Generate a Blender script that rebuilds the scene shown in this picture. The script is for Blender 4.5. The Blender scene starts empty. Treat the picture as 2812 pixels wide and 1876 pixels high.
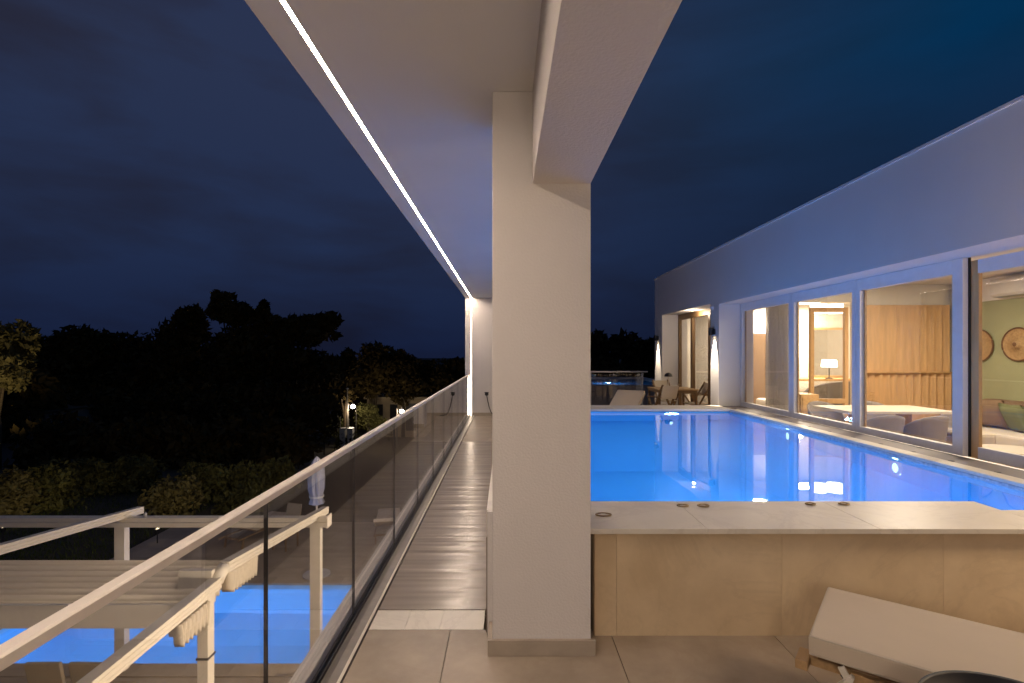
import bpy, bmesh, math, random
from mathutils import Vector, Matrix
random.seed(7)
R = math.radians
SC = bpy.context.scene
COL = SC.collection

# ------------------------------------------------------------------ camera
EYE = 1.5
cam_d = bpy.data.cameras.new('camera'); cam = bpy.data.objects.new('camera', cam_d); COL.objects.link(cam)
cam.location = (0, 0, EYE); cam.rotation_euler = (R(90), 0, 0)
cam_d.sensor_width = 36; cam_d.lens = 18.38
cam_d.shift_x = 0.006; cam_d.shift_y = 0.0108
cam_d.clip_start = 0.05; cam_d.clip_end = 3000
SC.camera = cam
# ------------------------------------------------------------------ world: night sky after dusk
W = bpy.data.worlds.new('World'); SC.world = W; W.use_nodes = True
wn = W.node_tree.nodes; wl = W.node_tree.links; wn.clear()
def wnode(t, **k):
    n = wn.new(t)
    for a, b in k.items(): setattr(n, a, b)
    return n
w_out = wnode('ShaderNodeOutputWorld'); w_bg = wnode('ShaderNodeBackground')
w_tc = wnode('ShaderNodeTexCoord'); w_sep = wnode('ShaderNodeSeparateXYZ')
wl.new(w_tc.outputs['Generated'], w_sep.inputs[0])
w_ramp = wnode('ShaderNodeValToRGB')
e = w_ramp.color_ramp.elements
e[0].position = 0.0; e[0].color = (0.0080, 0.0140, 0.045, 1)
e[1].position = 1.0; e[1].color = (0.025, 0.034, 0.084, 1)
m_ = e.new(0.18); m_.color = (0.0165, 0.0290, 0.078, 1)
m_ = e.new(0.45); m_.color = (0.0250, 0.0370, 0.086, 1)
wl.new(w_sep.outputs['Z'], w_ramp.inputs['Fac'])
# bluer and clearer high up towards +X
w_r2 = wnode('ShaderNodeMapRange'); w_r2.inputs[1].default_value = 0.05; w_r2.inputs[2].default_value = 0.6
wl.new(w_sep.outputs['X'], w_r2.inputs[0])
w_r2z = wnode('ShaderNodeMapRange'); w_r2z.inputs[1].default_value = 0.08; w_r2z.inputs[2].default_value = 0.42
wl.new(w_sep.outputs['Z'], w_r2z.inputs[0])
w_mm = wnode('ShaderNodeMath', operation='MULTIPLY'); wl.new(w_r2.outputs[0], w_mm.inputs[0]); wl.new(w_r2z.outputs[0], w_mm.inputs[1])
w_mul = wnode('ShaderNodeMixRGB', blend_type='MULTIPLY'); w_mul.inputs[2].default_value = (0.07, 0.85, 1.05, 1)
wl.new(w_mm.outputs[0], w_mul.inputs[0]); wl.new(w_ramp.outputs[0], w_mul.inputs[1])
w_inv = wnode('ShaderNodeMath', operation='SUBTRACT'); w_inv.inputs[0].default_value = 1.0; wl.new(w_r2z.outputs[0], w_inv.inputs[1])
w_low = wnode('ShaderNodeMath', operation='MULTIPLY'); wl.new(w_inv.outputs[0], w_low.inputs[0]); wl.new(w_r2.outputs[0], w_low.inputs[1])
w_mul2 = wnode('ShaderNodeMixRGB', blend_type='MULTIPLY'); w_mul2.inputs[2].default_value = (0.45, 0.38, 0.32, 1)
wl.new(w_low.outputs[0], w_mul2.inputs[0]); wl.new(w_mul.outputs[0], w_mul2.inputs[1])
# thin cloud banks lit faintly from below
w_map = wnode('ShaderNodeMapping'); w_map.inputs['Scale'].default_value = (1.0, 1.0, 3.6); w_map.inputs['Rotation'].default_value = (0, R(14), 0)
w_noise = wnode('ShaderNodeTexNoise'); w_noise.inputs['Scale'].default_value = 2.6; w_noise.inputs['Detail'].default_value = 8; w_noise.inputs['Roughness'].default_value = 0.52; w_noise.inputs['Distortion'].default_value = 0.25
wl.new(w_tc.outputs['Generated'], w_map.inputs[0]); wl.new(w_map.outputs[0], w_noise.inputs[0])
w_r3 = wnode('ShaderNodeMapRange'); w_r3.inputs[1].default_value = 0.42; w_r3.inputs[2].default_value = 0.66; w_r3.inputs[3].default_value = 0.0; w_r3.inputs[4].default_value = 0.8
wl.new(w_noise.outputs[0], w_r3.inputs[0])
w_cl = wnode('ShaderNodeMixRGB', blend_type='MULTIPLY'); w_cl.inputs[2].default_value = (0.85, 0.58, 0.46, 1)
w_lf = wnode('ShaderNodeMapRange'); w_lf.inputs[1].default_value = 0.6; w_lf.inputs[2].default_value = -0.2; w_lf.inputs[3].default_value = 0.5
w_m = wnode('ShaderNodeMath', operation='MULTIPLY')
wl.new(w_sep.outputs['X'], w_lf.inputs[0]); wl.new(w_lf.outputs[0], w_m.inputs[0]); wl.new(w_r3.outputs[0], w_m.inputs[1])
wl.new(w_m.outputs[0], w_cl.inputs[0]); wl.new(w_mul2.outputs[0], w_cl.inputs[1])
wl.new(w_cl.outputs[0], w_bg.inputs[0]); w_bg.inputs[1].default_value = 0.9
wl.new(w_bg.outputs[0], w_out.inputs[0])

SC.view_settings.view_transform = 'Standard'; SC.view_settings.look = 'None'
SC.view_settings.exposure = 0.0; SC.view_settings.gamma = 1.0
cy = SC.cycles
cy.use_denoising = True
try: cy.denoiser = 'OPENIMAGEDENOISE'
except Exception: pass
cy.max_bounces = 10; cy.diffuse_bounces = 5; cy.glossy_bounces = 5; cy.transparent_max_bounces = 24; cy.transmission_bounces = 6
cy.sample_clamp_indirect = 3.0; cy.sample_clamp_direct = 0
cy.caustics_reflective = False; cy.caustics_refractive = True
try: cy.use_light_tree = True
except Exception: pass

# light levels (watts for lamps, radiance for strips)
L_STRIP = 215.0
WARM = (1.0, 0.78, 0.55)

# ------------------------------------------------------------------ materials
MATS = {}
def mat_new(name):
    m = bpy.data.materials.new(name); m.use_nodes = True
    nt = m.node_tree; nt.nodes.clear()
    out = nt.nodes.new('ShaderNodeOutputMaterial')
    MATS[name] = m
    return m, nt, out
def pm(name, col, rough=0.6, var=0.12, scale=3.0, bump=0.0, bscale=80.0, metal=0.0, spec=0.5, tint=None, stretch=(1, 1, 1), island=0.0, vein=None):
    m, nt, out = mat_new(name); N = nt.nodes; L = nt.links
    b = N.new('ShaderNodeBsdfPrincipled'); L.new(b.outputs[0], out.inputs[0])
    b.inputs['Roughness'].default_value = rough; b.inputs['Metallic'].default_value = metal
    b.inputs['Specular IOR Level'].default_value = spec
    tc = N.new('ShaderNodeTexCoord'); mp = N.new('ShaderNodeMapping'); mp.inputs['Scale'].default_value = stretch
    geo = N.new('ShaderNodeNewGeometry')
    src = tc.outputs['Object']
    if island:
        vm = N.new('ShaderNodeVectorMath'); vm.operation = 'MULTIPLY_ADD'
        cmb = N.new('ShaderNodeCombineXYZ')
        for i in range(3): L.new(geo.outputs['Random Per Island'], cmb.inputs[i])
        L.new(cmb.outputs[0], vm.inputs[0]); vm.inputs[1].default_value = (13, 7, 5); L.new(tc.outputs['Object'], vm.inputs[2])
        src = vm.outputs[0]
    L.new(src, mp.inputs[0])
    no = N.new('ShaderNodeTexNoise'); no.inputs['Scale'].default_value = scale; no.inputs['Detail'].default_value = 8; no.inputs['Roughness'].default_value = 0.6
    L.new(mp.outputs[0], no.inputs[0])
    rp = N.new('ShaderNodeValToRGB')
    c2 = tint or col
    lo = [max(0, c * (1 - var)) for c in col]; hi = [min(1, c * (1 + var)) for c in c2]
    rp.color_ramp.elements[0].position = 0.3; rp.color_ramp.elements[0].color = (*lo, 1)
    rp.color_ramp.elements[1].position = 0.7; rp.color_ramp.elements[1].color = (*hi, 1)
    L.new(no.outputs[0], rp.inputs[0])
    c_out = rp.outputs[0]
    if vein:
        mw = N.new('ShaderNodeTexNoise'); mw.inputs['Scale'].default_value = vein[1]; mw.inputs['Detail'].default_value = 10; mw.inputs['Roughness'].default_value = 0.65; mw.inputs['Distortion'].default_value = 1.6
        L.new(mp.outputs[0], mw.inputs[0])
        vr = N.new('ShaderNodeValToRGB'); E = vr.color_ramp.elements
        E[0].position = 0.47; E[0].color = (0, 0, 0, 1); E[1].position = 0.53; E[1].color = (0, 0, 0, 1)
        q = E.new(0.5); q.color = (1, 1, 1, 1)
        L.new(mw.outputs[0], vr.inputs[0])
        mm = N.new('ShaderNodeMath'); mm.operation = 'MULTIPLY'; mm.inputs[1].default_value = vein[2]
        L.new(vr.outputs[0], mm.inputs[0])
        mx = N.new('ShaderNodeMixRGB'); mx.inputs[2].default_value = (*vein[0], 1)
        L.new(mm.outputs[0], mx.inputs[0]); L.new(c_out, mx.inputs[1]); c_out = mx.outputs[0]
    if island:
        hs = N.new('ShaderNodeHueSaturation'); mr = N.new('ShaderNodeMapRange')
        mr.inputs[3].default_value = 1 - island; mr.inputs[4].default_value = 1 + island
        L.new(geo.outputs['Random Per Island'], mr.inputs[0]); L.new(mr.outputs[0], hs.inputs['Value']); L.new(c_out, hs.inputs['Color']); c_out = hs.outputs[0]
    L.new(c_out, b.inputs['Base Color'])
    if bump:
        bn = N.new('ShaderNodeTexNoise'); bn.inputs['Scale'].default_value = bscale; bn.inputs['Detail'].default_value = 4
        L.new(mp.outputs[0], bn.inputs[0])
        bp = N.new('ShaderNodeBump'); bp.inputs['Strength'].default_value = bump; bp.inputs['Distance'].default_value = 0.02
        L.new(bn.outputs[0], bp.inputs['Height']); L.new(bp.outputs[0], b.inputs['Normal'])
    rr = N.new('ShaderNodeMapRange'); rr.inputs[3].default_value = max(0.02, rough * 0.8); rr.inputs[4].default_value = min(1, rough * 1.2)
    L.new(no.outputs[0], rr.inputs[0]); L.new(rr.outputs[0], b.inputs['Roughness'])
    return m
def emit(name, col, s):
    m, nt, out = mat_new(name)
    em = nt.nodes.new('ShaderNodeEmission'); em.inputs[0].default_value = (*col, 1); em.inputs[1].default_value = s
    nt.links.new(em.outputs[0], out.inputs[0]); return m
def glassy(name, ior, tint, rough=0.0, bump=0.0, bscale=3.0, stretch=(1, 1, 1)):
    # thin clear sheet: Fresnel share of mirror reflection, the rest passes straight through
    m, nt, out = mat_new(name); N = nt.nodes; L = nt.links
    tr = N.new('ShaderNodeBsdfTransparent'); tr.inputs[0].default_value = (*tint, 1)
    gl = N.new('ShaderNodeBsdfGlossy'); gl.inputs['Roughness'].default_value = rough; gl.inputs[0].default_value = (1, 1, 1, 1)
    geo = N.new('ShaderNodeNewGeometry'); mr = N.new('ShaderNodeMapRange')
    mr.inputs[3].default_value = ior; mr.inputs[4].default_value = 1 / ior
    L.new(geo.outputs['Backfacing'], mr.inputs[0])
    fr = N.new('ShaderNodeFresnel'); L.new(mr.outputs[0], fr.inputs['IOR'])
    mx = N.new('ShaderNodeMixShader'); L.new(fr.outputs[0], mx.inputs[0]); L.new(tr.outputs[0], mx.inputs[1]); L.new(gl.outputs[0], mx.inputs[2])
    if bump:
        tc = N.new('ShaderNodeTexCoord'); mp = N.new('ShaderNodeMapping'); mp.inputs['Scale'].default_value = stretch
        no = N.new('ShaderNodeTexNoise'); no.inputs['Scale'].default_value = bscale; no.inputs['Detail'].default_value = 2
        bp = N.new('ShaderNodeBump'); bp.inputs['Strength'].default_value = bump; bp.inputs['Distance'].default_value = 0.05
        L.new(tc.outputs['Object'], mp.inputs[0]); L.new(mp.outputs[0], no.inputs[0]); L.new(no.outputs[0], bp.inputs['Height'])
        L.new(bp.outputs[0], gl.inputs['Normal']); L.new(bp.outputs[0], fr.inputs['Normal'])
    L.new(mx.outputs[0], out.inputs[0]); return m

stucco = pm('stucco', (0.76, 0.72, 0.695), 0.85, 0.045, 1.2, 0.16, 90)
soffit_m = pm('soffit_paint', (0.90, 0.88, 0.86), 0.8, 0.03, 1.0, 0.06, 90)
stucco_b = pm('house_stucco', (0.76, 0.745, 0.745), 0.85, 0.04, 0.8, 0.10, 120)
paint = pm('interior_paint', (0.80, 0.77, 0.70), 0.8, 0.02)
green_paint = pm('green_paint', (0.37, 0.38, 0.22), 0.8, 0.05)
stone = pm('travertine', (0.31, 0.25, 0.192), 0.45, 0.12, 2.6, 0.04, 30, tint=(0.40, 0.335, 0.27), island=0.04, vein=((0.30, 0.23, 0.16), 1.3, 0.2))
clad = pm('pool_cladding_stone', (0.66, 0.51, 0.32), 0.5, 0.10, 1.8, 0.03, 25, tint=(0.75, 0.61, 0.41), island=0.03, vein=((0.46, 0.35, 0.22), 1.0, 0.16))
marble = pm('pale_marble', (0.74, 0.69, 0.61), 0.38, 0.08, 3.0, 0.02, 20, island=0.02, vein=((0.42, 0.37, 0.32), 1.6, 0.2))
grout = pm('grout', (0.46, 0.38, 0.27), 0.9)
plinth_m = pm('plinth_stone', (0.42, 0.36, 0.29), 0.5, 0.1, 8)
side_m = pm('dark_side_cladding', (0.20, 0.16, 0.13), 0.6, 0.12, 3)
white_metal = pm('white_metal', (0.72, 0.66, 0.56), 0.35, 0.04, 6)
rail_metal = pm('brushed_rail', (0.82, 0.75, 0.67), 0.4, 0.05, 20, metal=0.1)
grey_alu = pm('grey_aluminium', (0.45, 0.45, 0.47), 0.4, 0.05, 10, metal=0.3)
win_alu = pm('window_frame_paint', (0.78, 0.77, 0.80), 0.4, 0.04, 10)
sill_m = pm('sill_track_metal', (0.20, 0.175, 0.17), 0.45, 0.12, 12, stretch=(1, 0.1, 1))
dark_metal = pm('dark_metal', (0.03, 0.03, 0.035), 0.35, 0.2, 10, metal=0.4)
black_rubber = pm('black_rubber', (0.012, 0.012, 0.014), 0.5, 0.2)
channel_m = pm('channel_metal', (0.20, 0.18, 0.16), 0.4, 0.15, 12, metal=0.5)
led = emit('led_diffuser', (1.0, 0.79, 0.61), L_STRIP)
led_v = emit('led_diffuser_wall', (1.0, 0.80, 0.60), 18)
wood_fl = pm('fluted_oak', (0.60, 0.37, 0.165), 0.5, 0.14, 3, 0.05, 30, stretch=(8, 8, 0.7))
wood = pm('oak_wood', (0.42, 0.27, 0.13), 0.5, 0.2, 4, 0.05, 30, stretch=(8, 1, 8))
wood_dk = pm('teak_wood', (0.20, 0.12, 0.055), 0.5, 0.2, 4, stretch=(6, 6, 1))
linen = pm('linen', (0.60, 0.53, 0.43), 0.9, 0.05, 3, 0.2, 300)
mattress_m = pm('mattress_canvas', (0.60, 0.51, 0.40), 0.85, 0.05, 2.0, 0.12, 500)
fabric_grey = pm('grey_fabric', (0.22, 0.19, 0.17), 0.9, 0.1, 8, 0.2, 300)
fabric_green = pm('green_fabric', (0.15, 0.165, 0.075), 0.9, 0.15, 8)
fabric_brown = pm('brown_fabric', (0.20, 0.13, 0.08), 0.9, 0.15, 8)
white_fabric = pm('white_fabric', (0.72, 0.70, 0.66), 0.9, 0.05, 5, 0.2, 200)
awning_m = pm('awning_fabric', (0.62, 0.55, 0.45), 0.85, 0.08, 4, stretch=(0.3, 4, 4))
umbrella_m = pm('umbrella_canvas', (0.40, 0.41, 0.50), 0.9, 0.08, 6)
straw = pm('woven_straw', (0.42, 0.27, 0.13), 0.8, 0.25, 30)
hat_rim = pm('straw_rim', (0.16, 0.08, 0.04), 0.8, 0.2, 30)
table_top_m = pm('pale_table_top', (0.62, 0.55, 0.45), 0.3, 0.05, 3)
deck_low = pm('lower_deck_stone', (0.30, 0.24, 0.18), 0.6, 0.15, 1.5, 0.05, 20, tint=(0.36, 0.30, 0.23), island=0.06)
soil = pm('dark_soil', (0.045, 0.036, 0.02), 0.95, 0.4, 0.4)
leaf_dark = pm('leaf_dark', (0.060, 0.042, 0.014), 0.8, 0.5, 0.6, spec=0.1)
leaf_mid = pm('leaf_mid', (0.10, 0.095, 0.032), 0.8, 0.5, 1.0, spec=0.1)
leaf_lit = pm('leaf_lit_tone', (0.13, 0.11, 0.045), 0.8, 0.45, 1.2, spec=0.1)  # paler leaf copy, the lit look is put into the colour
grass_m = pm('grass_blade', (0.05, 0.065, 0.015), 0.9, 0.4, 3, spec=0.1)
bark = pm('bark', (0.09, 0.065, 0.04), 0.9, 0.3, 10)
pool_m = pm('pool_mosaic', (0.09, 0.48, 0.80), 0.5, 0.04, 1.2)
pool_low_m = pm('lower_pool_liner', (0.26, 0.58, 0.84), 0.5, 0.04, 1.0)
glass = glassy('clear_glass', 1.85, (0.97, 0.97, 0.96))
win_glass = glassy('window_glass', 1.5, (0.97, 0.97, 0.97))
def water_mat(name, tint, rough, bump, bscale):
    m, nt, out = mat_new(name); N = nt.nodes; L = nt.links
    rf = N.new('ShaderNodeBsdfRefraction'); rf.inputs['IOR'].default_value = 1.33; rf.inputs['Roughness'].default_value = rough; rf.inputs[0].default_value = (*tint, 1)
    gl = N.new('ShaderNodeBsdfGlossy'); gl.inputs['Roughness'].default_value = rough; gl.inputs[0].default_value = (1, 1, 1, 1)
    fr = N.new('ShaderNodeFresnel'); fr.inputs['IOR'].default_value = 1.33
    mx = N.new('ShaderNodeMixShader'); L.new(fr.outputs[0], mx.inputs[0]); L.new(rf.outputs[0], mx.inputs[1]); L.new(gl.outputs[0], mx.inputs[2])
    tc = N.new('ShaderNodeTexCoord'); no = N.new('ShaderNodeTexNoise'); no.inputs['Scale'].default_value = bscale; no.inputs['Detail'].default_value = 2
    bp = N.new('ShaderNodeBump'); bp.inputs['Strength'].default_value = bump; bp.inputs['Distance'].default_value = 0.05
    L.new(tc.outputs['Object'], no.inputs[0]); L.new(no.outputs[0], bp.inputs['Height'])
    for q in (rf, gl, fr): L.new(bp.outputs[0], q.inputs['Normal'])
    tr = N.new('ShaderNodeBsdfTransparent'); tr.inputs[0].default_value = (*tint, 1)
    m2 = N.new('ShaderNodeMixShader'); m2.inputs[0].default_value = 0.24; L.new(rf.outputs[0], m2.inputs[1]); L.new(tr.outputs[0], m2.inputs[2]); L.new(m2.outputs[0], mx.inputs[1])
    L.new(mx.outputs[0], out.inputs[0]); return m
water_m = water_mat('pool_water', (0.62, 0.86, 1.0), 0.0, 0.03, 1.6)
water_low = water_mat('lower_pool_water', (0.66, 0.88, 1.0), 0.0, 0.12, 3.0)
bulb_warm = emit('bulb_warm', (1.0, 0.75, 0.45), 26)
opal = emit('opal_globe', (1.0, 0.75, 0.5), 4)
shade_lit = emit('lampshade_lit', (1.0, 0.86, 0.66), 9)
fix_glow = emit('ceiling_light_diffuser', (1.0, 0.88, 0.68), 7)
pool_bulb = emit('pool_light_lens', (0.75, 0.9, 1.0), 9)
street_glow = emit('street_lamp_lens', (1.0, 0.86, 0.66), 60)
tiny_glow = emit('garden_light_lens', (1.0, 0.8, 0.5), 3)
# waterline mosaic with small square tiles
def mosaic(name):
    m, nt, out = mat_new(name); N = nt.nodes; L = nt.links
    b = N.new('ShaderNodeBsdfPrincipled'); b.inputs['Roughness'].default_value = 0.25; L.new(b.outputs[0], out.inputs[0])
    tc = N.new('ShaderNodeTexCoord'); mp = N.new('ShaderNodeMapping'); mp.inputs['Scale'].default_value = (40, 40, 40)
    vo = N.new('ShaderNodeTexVoronoi'); vo.distance = 'CHEBYCHEV'; vo.inputs['Randomness'].default_value = 0.0; vo.inputs['Scale'].default_value = 1.0
    L.new(tc.outputs['Object'], mp.inputs[0]); L.new(mp.outputs[0], vo.inputs[0])
    rp = N.new('ShaderNodeValToRGB'); E = rp.color_ramp.elements
    E[0].color = (0.40, 0.44, 0.52, 1); E[1].color = (0.62, 0.65, 0.70, 1)
    sp = N.new('ShaderNodeSeparateColor'); L.new(vo.outputs['Color'], sp.inputs[0]); L.new(sp.outputs[0], rp.inputs[0])
    L.new(rp.outputs[0], b.inputs['Base Color']); return m
mosaic_m = mosaic('waterline_mosaic')
# wet decking: glossy boards across the walk
def wet_deck(name):
    m, nt, out = mat_new(name); N = nt.nodes; L = nt.links
    b = N.new('ShaderNodeBsdfPrincipled'); L.new(b.outputs[0], out.inputs[0])
    tc = N.new('ShaderNodeTexCoord'); geo = N.new('ShaderNodeNewGeometry')
    mp = N.new('ShaderNodeMapping'); mp.inputs['Scale'].default_value = (0.5, 4, 1); L.new(tc.outputs['Object'], mp.inputs[0])
    no = N.new('ShaderNodeTexNoise'); no.inputs['Scale'].default_value = 3; no.inputs['Detail'].default_value = 6; L.new(mp.outputs[0], no.inputs[0])
    rp = N.new('ShaderNodeValToRGB'); E = rp.color_ramp.elements
    E[0].position = 0.3; E[0].color = (0.27, 0.225, 0.185, 1); E[1].position = 0.7; E[1].color = (0.34, 0.29, 0.245, 1)
    L.new(no.outputs[0], rp.inputs[0]); L.new(rp.outputs[0], b.inputs['Base Color'])
    mr = N.new('ShaderNodeMapRange'); mr.inputs[3].default_value = 0.19; mr.inputs[4].default_value = 0.30
    L.new(no.outputs[0], mr.inputs[0]); L.new(mr.outputs[0], b.inputs['Roughness'])
    mp2 = N.new('ShaderNodeMapping'); mp2.inputs['Scale'].default_value = (0.5, 5.0, 1); L.new(tc.outputs['Object'], mp2.inputs[0])
    n2 = N.new('ShaderNodeTexNoise'); n2.inputs['Scale'].default_value = 1.7; n2.inputs['Detail'].default_value = 1; L.new(mp2.outputs[0], n2.inputs[0])
    bp = N.new('ShaderNodeBump'); bp.inputs['Strength'].default_value = 0.6; bp.inputs['Distance'].default_value = 0.024
    L.new(n2.outputs[0], bp.inputs['Height']); L.new(bp.outputs[0], b.inputs['Normal'])
    return m
deck_wet = wet_deck('wet_decking')
def sheer(name):
    m, nt, out = mat_new(name); N = nt.nodes; L = nt.links
    d = N.new('ShaderNodeBsdfDiffuse'); d.inputs[0].default_value = (0.8, 0.78, 0.74, 1)
    t = N.new('ShaderNodeBsdfTranslucent'); t.inputs[0].default_value = (0.8, 0.77, 0.72, 1)
    tr = N.new('ShaderNodeBsdfTransparent'); mx = N.new('ShaderNodeMixShader'); mx2 = N.new('ShaderNodeMixShader'); mx2.inputs[0].default_value = 0.3
    L.new(d.outputs[0], mx.inputs[1]); L.new(t.outputs[0], mx.inputs[2]); L.new(mx.outputs[0], mx2.inputs[1]); L.new(tr.outputs[0], mx2.inputs[2])
    L.new(mx2.outputs[0], out.inputs[0]); return m
hinge_br = pm('aged_brass', (0.30, 0.22, 0.13), 0.4, 0.15, 20, metal=0.6)
sheer_m = sheer('sheer_curtain_cloth')

# ------------------------------------------------------------------ mesh helpers
class MB:
    def __init__(s): s.v = []; s.f = []; s.smooth = False
    def add(s, vs, fs):
        o = len(s.v); s.v += [tuple(p) for p in vs]; s.f += [tuple(i + o for i in f) for f in fs]; return s
    def box(s, x0, x1, y0, y1, z0, z1):
        vs = [(x0, y0, z0), (x1, y0, z0), (x1, y1, z0), (x0, y1, z0), (x0, y0, z1), (x1, y0, z1), (x1, y1, z1), (x0, y1, z1)]
        return s.add(vs, [(0, 3, 2, 1), (4, 5, 6, 7), (0, 1, 5, 4), (1, 2, 6, 5), (2, 3, 7, 6), (3, 0, 4, 7)])
    def bar(s, a, b, w, h, up=(0, 0, 1)):
        a = Vector(a); b = Vector(b); d = (b - a).normalized(); u = Vector(up)
        if abs(d.dot(u)) > 0.98: u = Vector((0, 1, 0))
        x = d.cross(u).normalized(); z = x.cross(d).normalized()
        vs = []
        for p in (a, b):
            for sx, sz in ((-1, -1), (1, -1), (1, 1), (-1, 1)): vs.append(p + x * sx * w / 2 + z * sz * h / 2)
        return s.add(vs, [(0, 3, 2, 1), (4, 5, 6, 7), (0, 1, 5, 4), (1, 2, 6, 5), (2, 3, 7, 6), (3, 0, 4, 7)])
    def tube(s, pts, r, n=8, cap=True):
        pts = [Vector(p) for p in pts]; rr = r if isinstance(r, (list, tuple)) else [r] * len(pts)
        o = len(s.v); vs = []
        for i, p in enumerate(pts):
            d = (pts[min(i + 1, len(pts) - 1)] - pts[max(i - 1, 0)]).normalized()
            u = Vector((0, 0, 1)) if abs(d.z) < 0.9 else Vector((0, 1, 0))
            x = d.cross(u).normalized(); y = x.cross(d).normalized()
            for k in range(n):
                t = 2 * math.pi * k / n; vs.append(p + (x * math.cos(t) + y * math.sin(t)) * rr[i])
        fs = [(i * n + k, i * n + (k + 1) % n, (i + 1) * n + (k + 1) % n, (i + 1) * n + k) for i in range(len(pts) - 1) for k in range(n)]
        if cap: fs += [tuple(range(n - 1, -1, -1)), tuple((len(pts) - 1) * n + k for k in range(n))]
        return s.add(vs, fs)
    def lathe(s, prof, c=(0, 0, 0), n=32, axis='z', cap=True):
        vs = []
        for r, z in prof:
            for k in range(n):
                t = 2 * math.pi * k / n
                if axis == 'z': vs.append((c[0] + r * math.cos(t), c[1] + r * math.sin(t), c[2] + z))
                elif axis == 'x': vs.append((c[0] + z, c[1] + r * math.cos(t), c[2] + r * math.sin(t)))
                else: vs.append((c[0] + r * math.cos(t), c[1] + z, c[2] + r * math.sin(t)))
        m = len(prof)
        fs = [(i * n + k, i * n + (k + 1) % n, (i + 1) * n + (k + 1) % n, (i + 1) * n + k) for i in range(m - 1) for k in range(n)]
        if cap: fs += [tuple(range(n - 1, -1, -1)), tuple((m - 1) * n + k for k in range(n))]
        return s.add(vs, fs)
    def prism(s, poly, a, b, axis='z'):
        n = len(poly); vs = []
        for t in (a, b):
            for p, q in poly: vs.append({'z': (p, q, t), 'y': (p, t, q), 'x': (t, p, q)}[axis])
        fs = [(k, (k + 1) % n, n + (k + 1) % n, n + k) for k in range(n)] + [tuple(range(n - 1, -1, -1)), tuple(range(n, 2 * n))]
        return s.add(vs, fs)
    def xf(s, M):
        s.v = [tuple(M @ Vector(p)) for p in s.v]; return s
    def build(s, name, mat, parent=None, bevel=0.0, smooth=False, recalc=True):
        me = bpy.data.meshes.new(name); me.from_pydata(s.v, [], s.f); me.update()
        if recalc:
            bm = bmesh.new(); bm.from_mesh(me); bmesh.ops.recalc_face_normals(bm, faces=bm.faces)
            if bevel: bmesh.ops.bevel(bm, geom=list(bm.edges), offset=bevel, segments=2, affect='EDGES', profile=0.6, clamp_overlap=True)
            bm.to_mesh(me); bm.free()
        if smooth:
            for p in me.polygons: p.use_smooth = True
        me.materials.append(mat)
        o = bpy.data.objects.new(name, me); COL.objects.link(o)
        if parent is not None: o.parent = parent
        return o
def thing(name, label, cat, loc=(0, 0, 0), rz=0.0, group=None):
    o = bpy.data.objects.new(name, None); COL.objects.link(o); o.empty_display_size = 0.2
    o.location = loc; o.rotation_euler = (0, 0, rz); o['label'] = label; o['category'] = cat
    if group: o['group'] = group
    return o
def tag(o, label, cat, group=None):
    o['label'] = label; o['category'] = cat
    if group: o['group'] = group
    return o
def struct(o): o['kind'] = 'structure'; return o
def children(o): return list(o.children)
def dup(root, loc, rz=None, label=None):
    def cp(o, par):
        c = o.copy(); COL.objects.link(c)
        if par is not None: c.parent = par
        for ch in children(o): cp(ch, c)
        return c
    r = cp(root, None); r.location = loc
    if rz is not None: r.rotation_euler = (0, 0, rz)
    if label: r['label'] = label
    return r
def lamp(name, kind, loc, power, col=WARM, parent=None, size=0.1, rot=(0, 0, 0), **k):
    d = bpy.data.lights.new(name, kind); d.energy = power; d.color = col
    if kind == 'AREA': d.size = size
    else: d.shadow_soft_size = size
    for a, b in k.items(): setattr(d, a, b)
    o = bpy.data.objects.new(name, d); COL.objects.link(o); o.location = loc; o.rotation_euler = rot
    if parent is not None: o.parent = parent
    return o
B = MB
def box(*a): return MB().box(*a)

# ================================================================== SETTING
ZL = -3.2      # lower terrace level
Y_END = 12.4   # end wall of the covered walk
# terrace slab and tiles (upper)
def tiles(x0, x1, y0, y1, tw, th, z, xo=0, yo=0, gap=0.004, mb=None, brick=False):
    mb = mb or MB(); j = 0
    y = yo
    while y < y1:
        off = (tw / 2 if brick and j % 2 else 0); x = xo - off
        while x < x1:
            a, b, c, d = max(x, x0), min(x + tw, x1), max(y, y0), min(y + th, y1)
            if b - a > 0.02 and d - c > 0.02: mb.box(a + gap / 2, b - gap / 2, c + gap / 2, d - gap / 2, z - 0.02, z)
            x += tw
        y += th; j += 1
    return mb
mb = MB()
tiles(-0.745, 3.69, -3.0, 2.83, 0.86, 0.60, 0, xo=-1.16, yo=-3.17, mb=mb)
tiles(-0.745, -0.112, 8.76, Y_END, 0.86, 0.60, 0, xo=-1.16, yo=8.76, mb=mb)
tiles(-0.10, 3.69, 9.22, 13.6, 0.86, 0.60, 0, xo=-1.16, yo=9.1, mb=mb)
struct(mb.build('floor', stone))
mb = MB().box(-0.745, 3.69, -3.0, 2.83, -0.30, -0.021).box(-0.745, -0.112, 2.831, 8.75, -0.30, -0.036).box(-0.745, -0.112, 8.751, Y_END, -0.30, -0.021).box(-0.10, 3.69, 9.22, 13.6, -0.30, -0.021)
struct(mb.build('floor_slab', grout))
mb = MB()
for i, (a, b) in enumerate(((-0.745, -0.55), (-0.55, -0.36), (-0.36, -0.12))):
    mb.box(a + 0.001, b - 0.001, 2.834, 3.045, -0.03, -0.001)
struct(mb.build('threshold_strip', marble))
mb = MB(); y = 3.05
while y < 8.72:
    mb.box(-0.742, -0.114, y + 0.0002, y + 0.1398, -0.03, 0.002); y += 0.14
struct(mb.build('decking', deck_wet))
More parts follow.
